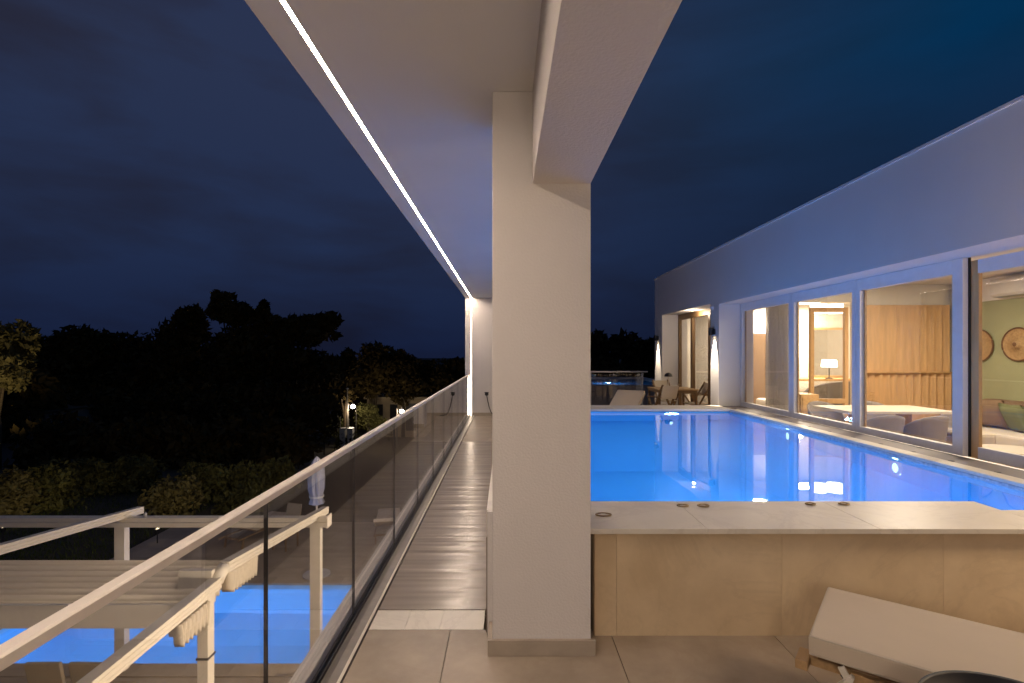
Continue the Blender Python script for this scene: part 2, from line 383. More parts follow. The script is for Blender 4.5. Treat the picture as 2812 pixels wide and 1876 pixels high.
# lower terrace
mb = MB(); LX0, LX1, LY0, LY1 = -8.6, -1.7, 7.86, 10.6     # lower pool opening
for (a, b, c, d) in ((-14, LX0, -3, 11.7), (LX0, LX1, -3, LY0), (LX1, 0.6, -3, 14.5), (LX0 - 0.4, LX1, LY1, 14.5)):
    tiles(a, b, c, d, 1.2, 0.6, ZL, xo=-14, yo=-3, gap=0.006, mb=mb)
struct(mb.build('lower_terrace', deck_low))
# ground: one big sheet falling away from the villa, with a hole-free platform under the terrace
def ground_z(x, y):
    r = max(0.0, y - 16.0); s = max(0.0, -x - 16)
    t = min(1.0, r / 34.0)
    return ZL - 0.06 - 4.3 * (t * t * (3 - 2 * t)) - 0.6 * min(1, s / 40)
me_v, me_f = [], []
gx = [-900, -400, -200, -120, -80, -60, -50, -40, -32, -26, -20, -16, -12, LX0 - 0.02, LX1 + 0.02, 0, 4, 8, 12, 16, 24, 32, 50, 80, 160, 400, 900]
gy = [-200, -50, -10, -3, 2, LY0 - 0.02, LY1 + 0.02, 12, 14, 16, 19, 22, 25, 28, 32, 36, 40, 45, 50, 60, 80, 120, 200, 400, 900]
for yy in gy:
    for xx in gx: me_v.append((xx, yy, ground_z(xx, yy)))
nx = len(gx)
for j in range(len(gy) - 1):
    for i in range(nx - 1):
        if abs(gx[i] - (LX0 - 0.02)) < 1e-6 and abs(gy[j] - (LY0 - 0.02)) < 1e-6: continue
        me_f.append((j * nx + i, j * nx + i + 1, (j + 1) * nx + i + 1, (j + 1) * nx + i))
mb = MB().add(me_v, me_f); struct(mb.build('ground', soil))
# lawn beyond the lower terrace
mb = MB(); rnd = random.Random(3)
for k in range(9000):
    x = rnd.uniform(-20, LX0 - 0.5); y = 11.8 + 6.5 * rnd.random() ** 1.4
    h = rnd.uniform(0.05, 0.12); a = rnd.uniform(0, 6.28); w = 0.012
    z = ground_z(x, y)
    mb.add([(x - w * math.cos(a), y - w * math.sin(a), z), (x + w * math.cos(a), y + w * math.sin(a), z), (x + rnd.uniform(-.04, .04), y + rnd.uniform(-.04, .04), z + h)], [(0, 1, 2)])
g = mb.build('grass', grass_m, recalc=False); g['kind'] = 'stuff'; g['label'] = 'dark lawn beyond the lower pool deck'; g['category'] = 'grass'
# water surfaces
ZW = 0.535
PX0, PX1, PY0, PY1 = 0.30, 3.62, 3.23, 8.45
NX, NY = 2.89, 3.05
poly = [(PX0, PY0), (NX, PY0), (NX, NY), (PX1, NY), (PX1, PY1), (PX0, PY1)]
mb = MB().add([(p[0], p[1], ZW) for p in poly], [tuple(range(6))]); struct(mb.build('water', water_m, recalc=False))
ZWL = ZL - 0.10
mb = MB().add([(LX0, LY0, ZWL), (LX1, LY0, ZWL), (LX1, LY1, ZWL), (LX0, LY1, ZWL)], [(0, 1, 2, 3)]); struct(mb.build('water', water_low, recalc=False))

# ================================================================== UPPER POOL
pool = thing('raised_pool', 'raised plunge pool glowing blue behind the column, faced in beige stone', 'swimming pool', (0, 0, 0))
zb = -0.42
# basin shell: inner faces of walls and bottom
mb = MB()
mb.box(PX0 - 0.12, PX0, PY0 - 0.12, PY1 + 0.12, zb, 0.545)
mb.box(PX1, PX1 + 0.05, NY - 0.12, PY1 + 0.12, zb, 0.475)
mb.box(PX0, PX1, PY1, PY1 + 0.12, zb, 0.545)
mb.box(PX0, NX, PY0 - 0.12, PY0, zb, 0.545)
mb.box(NX, PX1, NY - 0.12, NY, zb, 0.545)
mb.box(NX - 0.001, NX + 0.05, NY, PY0 - 0.12, zb, 0.545)
mb.box(PX0 - 0.12, PX1 + 0.05, NY - 0.12, PY1 + 0.12, zb - 0.1, zb)
mb.build('basin', pool_m, pool)
MB().box(PX1 - 0.004, PX1 + 0.05, NY, PY1, 0.478, 0.552).box(PX0, PX1 - 0.01, PY1 - 0.004, PY1 + 0.05, 0.5475, 0.552).build('waterline_tile', mosaic_m, pool)
# front cladding slabs
mb = MB(); xs = [0.47, 0.586, 1.463, 2.32, 3.18, 3.69]
for a, b in zip(xs[:-1], xs[1:]): mb.box(a + 0.0008, b - 0.0008, 2.77, 2.80, 0.0, 0.552)
mb.build('cladding', clad, pool)
MB().box(-0.098, -0.0685, 2.77, 2.80, 0.0, 0.655).build('corner_upstand', stucco, pool)
# side cladding along the walk, darker than the front slabs
mb = MB(); y = 2.802
while y < 9.1:
    mb.box(-0.105, -0.085, y + 0.002, min(y + 1.25, 9.1) - 0.002, 0.0, 0.51); y += 1.25
mb.build('cladding', side_m, pool)
MB().box(-0.111, -0.1055, 3.05, 9.09, 0.40, 0.5545).build('fascia', marble, pool)
MB().box(-0.082, 3.69, 9.08, 9.10, 0.0, 0.55).build('cladding', clad, pool)
MB().box(-0.08, PX0 - 0.125, 3.06, 9.07, -0.3, 0.545).box(0.47, PX0 + 2.5, 2.803, 3.1, -0.3, 0.545).box(2.8, 3.68, 2.803, 2.92, -0.3, 0.545).build('core_wall', grout, pool)
# coping slabs
mb = MB(); zc0, zc1 = 0.555, 0.582
for a, b in zip([0.44, 1.05, 1.95, 2.89], [1.05, 1.95, 2.89, 3.69]):
    mb.box(a + 0.001, b - 0.001, 2.72, (PY0 if b <= 2.9 else NY), zc0, zc1)
mb.box(-0.112, PX0 + 0.01, 3.05, PY0, zc0, zc1)
mb.box(PX0 + 0.012, 0.438, 3.05, PY0, zc0, zc1)
y = PY0 + 0.001
while y < PY1 - 0.1:
    mb.box(-0.112, PX0 + 0.01, y + 0.001, min(y + 0.9, PY1) - 0.001, zc0, zc1); y += 0.9
for a, b in zip([-0.125, 0.9, 1.8, 2.7], [0.9, 1.8, 2.7, 3.69]): mb.box(a + 0.001, b - 0.001, PY1, 9.12, zc0, zc1)
mb.build('coping', marble, pool, bevel=0.002)
mb = MB(); y = NY + 0.002
while y < PY1 - 0.1:
    mb.box(PX1 - 0.006, 3.755, y + 0.001, min(y + 0.9, PY1) - 0.001, zc0, zc1); y += 0.9
mb.build('coping', marble, pool, bevel=0.002)
# underwater lights
PBLUE = (0.44, 0.58, 1.0)
def pool_light(parent, x, y, z, nrm, power, r=0.036, col=PBLUE):
    nx_, ny_ = nrm
    ax = 'x' if nx_ else 'y'; s = nx_ or ny_
    rg = MB().lathe([(r * 0.75, 0.0), (r * 1.3, 0.0), (r * 1.3, 0.012 * s), (r * 0.75, 0.014 * s)], (x, y, z), 24, ax, cap=False).build('pool_light_ring', white_metal, parent, smooth=True)
    MB().lathe([(0.001, 0.008 * s), (r * 0.74, 0.006 * s)], (x, y, z), 24, ax).build('lens', pool_bulb, rg)
    rot = {(-1, 0): (0, R(58), 0), (1, 0): (0, R(-94), 0), (0, -1): (R(-80), 0, 0), (0, 1): (R(75), 0, 0)}[(nx_, ny_)]
    l = lamp('pool_lamp', 'AREA', (x + nx_ * 0.03, y + ny_ * 0.03, z), power, col, parent, 0.22, rot, shape='DISK', spread=R(150))
    return l
P_UP = 29
for yy in (6.7, 4.85): pool_light(pool, PX1, yy, 0.43, (-1, 0), P_UP, 0.06)
pool_light(pool, 2.67, PY1, 0.36, (0, -1), P_UP * 0.6)
for yy in (5.0, 7.2): pool_light(pool, PX0, yy, 0.36, (1, 0), P_UP * 1.15)  # unseen lamps added on the hidden wall to throw blue onto the villa
pool_light(pool, 2.5, PY0, 0.3, (0, 1), P_UP * 1.1)  # unseen near-wall lamp added to brighten the water
pool_light(pool, 3.35, NY, 0.3, (0, 1), P_UP * 0.7)  # unseen lamp added in the notch to brighten the near right corner
# steel cover anchors set in the coping
def anchor(x, y, r, label):
    t = thing('cover_anchor', label, 'deck fitting', (x, y, zc1), 0, 'metal fittings on the pool coping')
    a = MB()
    pts = [(math.cos(q) * r * 1.25, math.sin(q) * r * 0.8, 0.006) for q in [2 * math.pi * k / 20 for k in range(21)]]
    a.tube(pts, 0.0045, 6, cap=False).build('ring', hinge_br, t, smooth=True)
    MB().lathe([(r * 0.7, 0.0), (r * 0.72, 0.004), (r * 0.3, 0.006), (0.001, 0.006)], (0, 0, 0.0005), 20, cap=False).build('disc', marble, t, smooth=True)
def at(xd, yd, h):   # pixel of the 2350 wide photo and height below the eye -> ground position
    Y = 1200 * h / (yd - 809); return ((xd - 1161) * Y / 1200, Y)
for (xd, yd, r, lb) in ((1385, 1183, 0.034, 'largest oval steel fitting on the coping beside the column'), (1567, 1162, 0.026, 'left one of the two close steel fittings on the pool coping'),
                     (1614, 1162, 0.026, 'right one of the two close steel fittings on the pool coping'), (1860, 1158, 0.022, 'small flat fitting on the coping near the lamp reflection, left one'),
                     (1937, 1158, 0.024, 'small flat fitting on the coping nearest the sun lounger')):
    x, y = at(xd, yd, EYE - zc1); anchor(x, min(y, PY0 - 0.05), r, lb)

# ================================================================== COVERED WALK: canopy, column, end wall
canopy = thing('roof_canopy', 'white rendered roof canopy over the walkway with a deep beam', 'roof')
ZC = EYE + 1.30; CX0, CX1 = -0.965, 0.4225
# soffit with a recessed channel for the strip
mb = MB()
mb.box(CX0, -0.836, -3.0, Y_END + 0.25, ZC, ZC + 0.25)
mb.box(-0.814, CX1, -3.0, Y_END + 0.25, ZC, ZC + 0.25)
mb.box(-0.836, -0.814, -3.0, Y_END + 0.25, ZC + 0.02, ZC + 0.249)
mb.build('soffit', soffit_m, canopy)
MB().box(0.132, CX1 - 0.001, -3.0, 2.60, EYE + 0.84, ZC - 0.0015).build('beam', stucco, canopy, bevel=0.003)
MB().box(CX0 - 0.012, CX0, -3.0, Y_END + 0.26, ZC + 0.20, ZC + 0.27).build('edge_trim', rail_metal, canopy)
col = thing('column', 'square white rendered column standing at the pool corner under the beam', 'column', (0.1775, 2.8, 0))
MB().box(-0.2445, 0.2445, -0.2, 0.24, 0.0, ZC - 0.002).build('shaft', stucco, col, bevel=0.004)
MB().box(-0.2675, 0.2655, -0.22, -0.201, 0.0, 0.078).box(-0.2675, -0.2455, -0.2, -0.035, 0.0, 0.078).build('plinth', plinth_m, col, bevel=0.002)
c2 = thing('column', 'added white column far along the walkway, hidden from view', 'column', (0.1775, 10.65, 0)); c2['label'] = 'added white column beyond the pool, hidden behind the front column'  # hidden column added to block the wall strip's reflection in the windows
MB().box(-0.2445, 0.2445, -0.24, 0.24, 0.0, ZC - 0.002).build('shaft', stucco, c2, bevel=0.004)
MB().box(-0.26, 0.26, -0.255, -0.241, 0.0, 0.078).build('plinth', plinth_m, c2, bevel=0.002)
ew = thing('end_wall', 'white end wall of the walkway with a light slot and low tiled base', 'wall', (0, Y_END, 0))
MB().box(CX0, -0.842, 0, 0.25, -0.3, ZC - 0.001).box(-0.808, 0.42, 0, 0.25, -0.3, ZC - 0.001).box(-0.842, -0.808, 0.03, 0.249, -0.3, ZC - 0.001).build('wall', stucco, ew)
MB().box(-0.80, 0.42, -0.012, -0.0005, 0, 0.075).box(CX0, -0.86, -0.012, -0.0005, 0.0, 0.075).build('baseboard', plinth_m, ew)
# light strips
def strip(y0, y1, label):
    t = thing('light_strip', label, 'led strip', (-0.825, (y0 + y1) / 2, ZC), 0, 'linear lights in the walkway soffit')
    h = (y1 - y0) / 2
    MB().box(-0.0107, -0.0097, -h, h, 0.0, 0.019).box(0.0097, 0.0107, -h, h, 0.0, 0.019).build('profile', white_metal, t)
    MB().box(-0.0070, 0.0070, -h, h, 0.002, 0.009).build('diffuser', led, t)
strip(-2.9, 2.980, 'glowing light strip in the soffit, nearest the camera')
strip(3.030, Y_END - 0.003, 'glowing light strip in the soffit running to the end wall')
t = thing('wall_light_strip', 'vertical glowing light strip set in the end wall', 'led strip', (-0.825, Y_END, 0.02))
MB().box(-0.0165, -0.0125, 0.0, 0.029, 0, ZC - 0.04).box(0.0125, 0.0165, 0.0, 0.029, 0, ZC - 0.04).build('profile', white_metal, t)
MB().box(-0.010, 0.010, 0.003, 0.012, 0, ZC - 0.04).build('diffuser', led_v, t)
# outdoor tap with a hose on the end wall
t = thing('garden_tap', 'dark tap with a hose hanging down the end wall', 'tap', (-0.455, Y_END - 0.001, 0))
MB().lathe([(0.045, 0), (0.045, -0.02), (0.02, -0.03), (0.02, -0.08)], (0, 0, 0.52), 16, 'y').build('spout', dark_metal, t, smooth=True)
MB().tube([(-0.05, -0.07, 0.56), (0.05, -0.07, 0.56)], 0.009, 8).build('handle', dark_metal, t)
MB().tube([(0, -0.08, 0.51), (0.02, -0.085, 0.4), (0.06, -0.08, 0.22), (0.10, -0.07, 0.10), (0.16, -0.08, 0.03), (0.30, -0.08, 0.02)], 0.010, 8).build('hose', black_rubber, t, smooth=True)

# ================================================================== GLASS RAILING
XG = -0.86
rl = thing('glass_railing', 'frameless glass railing with a pale top rail along the walkway edge', 'railing', (XG, 0, 0))
MB().prism([(-0.019, 0.0), (0.019, 0.0), (0.019, 0.021), (0.014, 0.026), (-0.014, 0.026), (-0.019, 0.021)], -2.8, Y_END - 0.01, 'y').xf(Matrix.Translation((0, 0, 0.969))).build('handrail', rail_metal, rl)
js = [1.873 + 1.075 * k for k in range(-5, 11)]
for a, b in zip(js[:-1], js[1:]):
    b = min(b, Y_END - 0.01)
    if b - a < 0.1: continue
    MB().box(-0.006, 0.006, a + 0.004, b - 0.004, -0.02, 0.9645).build('glass_panel', glass, rl)
for a in js[1:-1]:
    if a < Y_END - 0.2: MB().box(-0.0065, 0.0065, a - 0.0035, a + 0.0035, 0.022, 0.9645).build('seal', black_rubber, rl)
MB().box(0.0075, 0.018, -2.8, Y_END - 0.01, -0.02, 0.018).box(-0.018, -0.0075, -2.8, Y_END - 0.01, -0.02, 0.018).build('gasket', black_rubber, rl)
MB().prism([(0.020, -0.05), (0.112, -0.05), (0.112, 0.000), (0.098, 0.012), (0.058, 0.016), (0.054, 0.005), (0.020, 0.004)], -3.0, Y_END - 0.005, 'y').build('base_channel', channel_m, rl)
MB().box(0.099, 0.1135, -3.0, Y_END - 0.006, 0.0135, 0.017).build('trim', white_metal, rl)
# slab edge outside of the glass
lg = MB(); y = -3.0
while y < Y_END:
    lg.box(-0.985, -0.881, y + 0.0015, min(y + 1.2, Y_END) - 0.0015, -0.04, 0.004); y += 1.2
o = lg.box(-0.975, -0.746, -3.0, Y_END, -0.34, -0.055).build('ledge', stucco, None); tag(o, 'narrow pale slab edge outside the glass railing', 'ledge')

# ================================================================== VILLA (right)
XW, XF = 3.70, 4.14
ZP = EYE + 1.81; ZO = EYE + 0.845; ZD = EYE + 0.885
villa = thing('villa', 'white flat-roofed villa with a long row of lit windows beside the pool', 'building', (0, 0, 0))
mb = MB()
mb.box(XW, 4.30, -3.0, 3.0, -0.3, ZP)                 # solid wall near the camera
mb.box(XW, 4.30, 3.0, 9.08, ZO, ZP)                   # over the windows
mb.box(XW, 4.30, 9.08, 9.45, -0.3, ZP)                # pier with lamp
mb.box(XW, 4.30, 9.45, 12.38, ZD, ZP)                 # over the far door
mb.box(XW, 4.30, 12.38, 12.98, -0.3, ZP)              # end pier
mb.box(4.06, 4.30, 3.0, 9.08, -0.3, 0.53)             # under the windows
mb.build('wall', stucco_b, villa)
MB().box(4.301, 9.5, 12.75, 12.98, -0.3, ZP).box(8.6, 9.5, 2.6, 12.749, -0.3, ZP).box(4.301, 9.5, 2.3, 2.599, -0.3, ZP).box(4.301, 8.6, 2.6, 12.749, 2.95, 3.15).build('roof', stucco_b, villa)
MB().box(XW - 0.02, 4.32, -3.0, 13.0, ZP + 0.001, ZP + 0.025).build('parapet_cap', win_alu, villa)
MB().box(3.757, 4.06, 3.0, 9.079, 0.50, 0.574).build('window_sill', sill_m, villa)
MB().box(XW + 0.02, 4.059, 3.0, 9.079, 0.3, 0.499).build('sill_base', grout, villa)
# drain dots along the sill track
mb = MB(); y = 3.2
while y < 8.95:
    MB().lathe([(0.022, 0), (0.022, 0.004)], (3.80, y, 0.573), 12).build('drain_cap', dark_metal, villa); y += 0.42
# interior shell (room) as parts
MB().box(4.301, 8.59, 2.61, 12.74, -0.06, 0.0).build('room_floor', wood, villa)
MB().box(4.301, 8.59, 2.61, 12.74, 2.66, 2.70).build('room_ceiling', paint, villa)
MB().box(7.5, 7.6, 2.61, 8.78, 0.0, 2.30).build('room_wall', green_paint, villa)
MB().box(7.49, 7.6, 2.61, 8.78, 2.302, 2.655).build('room_wall', paint, villa)
MB().box(5.90, 8.59, 8.86, 8.96, 0.0, 2.655).box(8.5, 8.6, 8.961, 12.6, 0, 2.655).box(4.301, 8.5, 12.62, 12.74, 0, 2.655).build('room_wall', paint, villa)
MB().box(4.301, 5.89, 8.86, 8.96, 2.36, 2.655).build('room_wall', paint, villa)
# fluted oak panelling on the back wall
mb = MB(); n = 12; x0, x1 = 5.95, 7.485; w = (x1 - x0) / n
for k in range(n):
    a = x0 + k * w
    mb.prism([(a, 8.855), (a, 8.84), (a + w * 0.80, 8.785), (a + w, 8.84), (a + w, 8.855)], 1.175, 2.30, 'z')
    mb.prism([(a, 8.855), (a, 8.80), (a + w * 0.6, 8.72), (a + w, 8.80), (a + w, 8.855)], 0.0, 1.155, 'z')
mb.build('panelling', wood_fl, villa)
MB().box(5.93, 7.49, 8.70, 8.857, 1.157, 1.173).build('panelling_ledge', wood_fl, villa)
# windows
ZF0, ZF1 = 0.575, ZO - 0.002
mull = [9.075, 7.46, 6.08, 4.655, 3.25]
XF0, XF1 = 4.07, 4.14
def win_sash(y_near, y_far, first=False):
    f = MB()
    sw = 0.066 if y_near > 5 else 0.11
    f.box(XF0, XF1, y_near, y_near + sw, ZF0, ZF1).box(XF0, XF1, y_far - 0.066, y_far, ZF0, ZF1)
    f.box(XF0, XF1, y_near + sw, y_far - 0.066, ZF0, ZF0 + 0.075).box(XF0, XF1, y_near + sw, y_far - 0.066, ZF1 - 0.13, ZF1)
    w_ = f.build('window_frame', win_alu, villa, bevel=0.003)
    for (a, b, c, d) in ((y_near + sw, y_near + sw + 0.02, ZF0 + 0.075, ZF1 - 0.13), (y_far - 0.087, y_far - 0.067, ZF0 + 0.075, ZF1 - 0.13)):
        MB().box(XF0 + 0.045, XF1 - 0.004, a + 0.001, b, c, d).build('inner_frame', wood, w_)
    MB().box(XF0 + 0.026, XF0 + 0.034, y_near + 0.062, y_far - 0.062, ZF0 + 0.072, ZF1 - 0.127).build('pane', win_glass, w_)
for a, b in zip(mull[:-1], mull[1:]):
    if b > 4.0: win_sash(b + 0.003, a - 0.003)
# nearest sliding sash, set further in
f = MB(); ya, yb = 3.25, 4.635
f.box(XF0 + 0.05, XF1 + 0.02, ya, ya + 0.06, ZF0, ZF1 - 0.03).box(XF0 + 0.05, XF1 + 0.02, ya + 0.06, yb - 0.07, ZF0, ZF0 + 0.10).box(XF0 + 0.05, XF1 + 0.02, ya + 0.06, yb - 0.07, ZF1 - 0.15, ZF1 - 0.03)
w_ = f.build('window_frame', win_alu, villa, bevel=0.003)
MB().box(XF0 + 0.06, XF1 + 0.02, yb - 0.069, yb + 0.015, ZF0, ZF1 - 0.03).build('inner_frame', wood_fl, w_)  # sash stile coloured oak for its shaded, wood-reflecting look
MB().box(XF0 + 0.045, XF0 + 0.058, yb + 0.004, yb + 0.019, ZF0, ZF1).build('seal', black_rubber, w_)  # black strip added so the gap between the sashes stays dark
MB().box(XF0 + 0.08, XF0 + 0.088, ya + 0.055, yb - 0.065, ZF0 + 0.095, ZF1 - 0.145).build('pane', win_glass, w_)

# far sliding door in its recess
f = MB(); ya, yb, zt = 9.46, 12.36, ZD - 0.002
f.box(XF0, XF1, yb - 0.07, yb, 0.02, zt).box(XF0, XF1, ya, ya + 0.07, 0.02, zt).box(XF0, XF1, ya + 0.07, yb - 0.07, zt - 0.12, zt).box(XF0, XF1, 11.42, 11.53, 0.02, zt - 0.12).box(XF0, XF1, 10.42, 10.53, 0.02, zt - 0.12).box(XF0, XF1, ya + 0.07, yb - 0.07, 0.02, 0.08)
w_ = f.build('sliding_door', wood_dk, villa, bevel=0.003)
MB().box(XF0 + 0.03, XF0 + 0.038, ya + 0.06, yb - 0.06, 0.075, zt - 0.115).build('pane', win_glass, w_)
MB().box(XW + 0.01, 4.06, 9.46, 12.37, -0.2, 0.0).build('door_step', stone, villa)
# wall lamps (downlights)
def sconce(x, y, z, power, label, side=0):
    t = thing('wall_lamp', label, 'wall lamp', (x, y, z), 0, 'dark downlights on the villa wall')
    MB().box(-0.012, 0.0, -0.045, 0.045, -0.05, 0.05).build('back_plate', dark_metal, t, bevel=0.002)
    MB().lathe([(0.038, -0.065), (0.042, -0.065), (0.042, 0.07), (0.001, 0.07)], (-0.062, 0, 0), 24, cap=False).build('housing', dark_metal, t, smooth=False)
    MB().lathe([(0.001, 0), (0.037, 0)], (-0.062, 0, -0.045), 20, cap=False).build('lens', bulb_warm, t)
    lamp('wall_lamp_light', 'SPOT', (-0.062, 0, -0.07), power, (1, 0.80, 0.56), t, 0.03, (0, R(-12), 0), spot_size=R(44), spot_blend=0.4)
    if side:  # added globe lantern, only on the lamp out of view
        MB().lathe([(0.001, -0.13)] + [(0.13 * math.cos(R(q)), 0.13 * math.sin(R(q))) for q in range(-75, 90, 15)] + [(0.001, 0.13)], (-0.26, 0, 0), 24, cap=False).build('globe', opal, t, smooth=True)
        MB().tube([(-0.10, 0, 0), (-0.14, 0, 0)], 0.02, 10).build('arm', dark_metal, t)
        lamp('added_lantern_light', 'POINT', (-0.26, 0, 0), side, (1, 0.72, 0.44), t, 0.16)
    return t
sconce(XW - 0.001, 9.27, EYE + 0.37, 260, 'small dark downlight on the pier between the windows and the far door')
sconce(XW - 0.001, 12.70, EYE + 0.35, 200, 'small dark downlight at the far end of the villa wall')
sconce(XW - 0.001, 2.15, EYE + 0.45, 60, 'added globe lantern out of view on the villa wall beside the camera', 215)  # out-of-view lamp added for warm light on the pool wall and coping
t = thing('added_floor_lamp', 'added standing lamp with an opal globe, unseen behind the camera', 'lamp', (0.1, -1.5, 0))  # unseen lamp added to brighten the column, soffit and pool wall
MB().lathe([(0.15, 0), (0.15, 0.02), (0.014, 0.03), (0.012, 1.60)], n=20).build('stem', dark_metal, t)
MB().lathe([(0.001, -0.14)] + [(0.14 * math.cos(R(q)), 0.14 * math.sin(R(q))) for q in range(-75, 90, 15)] + [(0.001, 0.14)], (0, 0, 1.73), 24, cap=False).build('globe', opal, t, smooth=True)
lamp('added_floor_light', 'POINT', (0, 0, 1.73), 235, (1, 0.80, 0.62), t, 0.17)
t = thing('soffit_downlight', 'small recessed downlight in the head of the far door recess', 'ceiling light', (3.92, 10.9, ZD))
MB().lathe([(0.035, -0.001), (0.05, -0.006), (0.05, -0.001)], (0, 0, 0), 20, cap=False).build('rim', white_metal, t, smooth=True)
MB().lathe([(0.001, -0.003), (0.034, -0.003)], (0, 0, 0), 20, cap=False).build('lens', bulb_warm, t)
lamp('downlight', 'POINT', (0, 0, -0.08), 13, (1, 0.78, 0.54), t, 0.03)
t = thing('wall_sensor', 'small round sensor on the wall beside the far door head', 'sensor', (XW - 0.001, 9.45 + 0.10, EYE + 0.83))
t.location = (XW - 0.001, 9.33, EYE + 0.80)
MB().lathe([(0.035, 0), (0.035, -0.03), (0.02, -0.05), (0.001, -0.055)], (0, 0, 0), 16, 'x').build('dome', win_alu, t, smooth=True)
MB().lathe([(0.045, 0.0), (0.045, -0.008)], (0, 0, 0), 16, 'x').build('base', win_alu, t)

# ================================================================== ROOM CONTENTS
# ceiling lights in the rooms
def ceil_light(x, y, power, label, sx=0.6, sy=0.25):
    t = thing('ceiling_light', label, 'ceiling light', (x, y, 2.655), 0, 'lit ceiling panels inside the villa')
    MB().box(-sx / 2, sx / 2, -sy / 2, sy / 2, -0.03, 0).build('frame', white_metal, t)
    MB().box(-sx / 2 + 0.02, sx / 2 - 0.02, -sy / 2 + 0.02, sy / 2 - 0.02, -0.036, -0.0305).build('diffuser', fix_glow, t)
    lamp('room_lamp', 'AREA', (0, 0, -0.06), power, (1, 0.84, 0.63), t, sx, (0, 0, 0), shape='RECTANGLE', size_y=sy)
ceil_light(5.6, 5.0, 75, 'lit ceiling panel over the near end of the dining room')
ceil_light(5.3, 7.0, 95, 'lit ceiling panel over the dining table')
ceil_light(6.6, 11.9, 190, 'bright ceiling panel in the bedroom beyond the opening', 0.9, 0.5)
ceil_light(5.2, 10.6, 60, 'bright ceiling panel in the bedroom nearest the sliding door', 0.4, 0.3)
t = thing('pendant_lamp', 'pair of bright drum pendants joined by a bar in the bedroom', 'pendant lamp', (6.75, 11.0, 2.655))
MB().box(-0.4, 0.4, -0.02, 0.02, -0.02, 0).build('ceiling_bar', white_metal, t)
for dx in (-0.17, 0.17):
    MB().lathe([(0.001, -0.33), (0.15, -0.33), (0.155, -0.14), (0.001, -0.14)], (dx, 0, 0), 28, cap=False).build('lamp_shade', shade_lit, t)
    MB().tube([(dx, 0, -0.14), (dx, 0, -0.02)], 0.006, 6).build('cord', dark_metal, t)
# dining table
t = thing('dining_table', 'long pale dining table behind the large window', 'table', (5.05, 7.05, 0))
MB().box(-0.68, 0.70, -0.40, 0.40, 0.715, 0.75).build('table_top', table_top_m, t, bevel=0.006)
for sx in (-0.32, 0.32): MB().box(sx - 0.06, sx + 0.06, -0.06, 0.06, 0.0, 0.714).box(sx - 0.2, sx + 0.2, -0.28, 0.28, 0, 0.02).build('leg', wood, t)
# dining chair: rounded upholstered shell on four legs
def dining_chair(label, loc, rz):
    t = thing('dining_chair', label, 'chair', loc, rz, 'grey shell chairs round the dining table')
    s = MB(); prof = []
    for j in range(9):
        u = j / 8
        for k in range(13):
            a = R(-115 + 230 * k / 12)
            hgt = 0.42 + u * (0.32 * max(0.0, math.cos(a * 0.72)) ** 0.7 + 0.02)
            rr = 0.22 + 0.035 * u
            s.v.append((math.sin(a) * rr, -math.cos(a) * rr * 0.95, hgt))
    for j in range(8):
        for k in range(12): s.f.append((j * 13 + k, j * 13 + k + 1, (j + 1) * 13 + k + 1, (j + 1) * 13 + k))
    b_ = s.build('backrest', fabric_grey, t, smooth=True)
    sol = b_.modifiers.new('thick', 'SOLIDIFY'); sol.thickness = 0.03
    MB().lathe([(0.001, 0.40), (0.19, 0.40), (0.215, 0.43), (0.21, 0.465), (0.16, 0.48), (0.001, 0.48)], n=24, cap=False).build('seat', fabric_grey, t, smooth=True)
    for sx in (-1, 1):
        for sy in (-1, 1): MB().tube([(sx * 0.14, sy * 0.13, 0.41), (sx * 0.19, sy * 0.18, 0)], [0.014, 0.009], 8).build('leg', wood_dk, t, smooth=True)
    return t
c0 = dining_chair('grey shell chair with its back to the pool, left of the table leg', (4.56, 6.38, 0), 0)
for (p, rz, lb) in (((5.02, 6.30, 0), R(6), 'grey shell chair with its back to the pool, right of the table leg'), ((6.0, 7.0, 0), R(90), 'grey shell chair at the right-hand end of the dining table'),
                    ((4.75, 7.75, 0), R(180), 'grey shell chair on the far side of the table by the bedroom opening'), ((5.5, 7.78, 0), R(172), 'grey shell chair on the far side of the table before the panelling')):
    dup(c0, p, rz, lb)
# sofa along green wall
t = thing('sofa', 'brown sofa against the green wall behind the nearest window', 'sofa', (7.05, 6.9, 0))
MB().box(-0.42, 0.42, -1.1, 1.1, 0.12, 0.40).build('seat', linen, t, bevel=0.03)
MB().box(0.20, 0.43, -1.1, 1.1, 0.402, 0.80).build('backrest', fabric_brown, t, bevel=0.05)
MB().box(-0.42, 0.19, 0.95, 1.12, 0.402, 0.62).box(-0.42, 0.19, -1.12, -0.95, 0.402, 0.62).build('armrest', fabric_brown, t, bevel=0.04)
for sx in (-0.36, 0.36):
    for sy in (-1.0, 1.0): MB().box(sx - 0.03, sx + 0.03, sy - 0.03, sy + 0.03, 0, 0.119).build('leg', wood_dk, t)
def cushion(x, y, z, rz, rx, m, label, s=0.42):
    n = 10; mb = MB()
    for side in (1, -1):
        o0 = len(mb.v)
        for j in range(n + 1):
            for i in range(n + 1):
                u, v = i / n * 2 - 1, j / n * 2 - 1
                th = 0.075 * max(0, (1 - u ** 4)) ** 0.5 * max(0, (1 - v ** 4)) ** 0.5
                pin = 1 - 0.06 * (1 - abs(u)) * abs(v) - 0.06 * (1 - abs(v)) * abs(u)
                mb.v.append((u * s / 2 * pin, side * th, v * s / 2 * pin))
        for j in range(n):
            for i in range(n):
                a = o0 + j * (n + 1) + i; mb.f.append((a, a + 1, a + n + 2, a + n + 1))
    o = mb.build('cushion', m, None, smooth=True); o.location = (x, y, z); o.rotation_euler = (rx, 0, rz)
    return tag(o, label, 'cushion', 'cushions on the sofa')
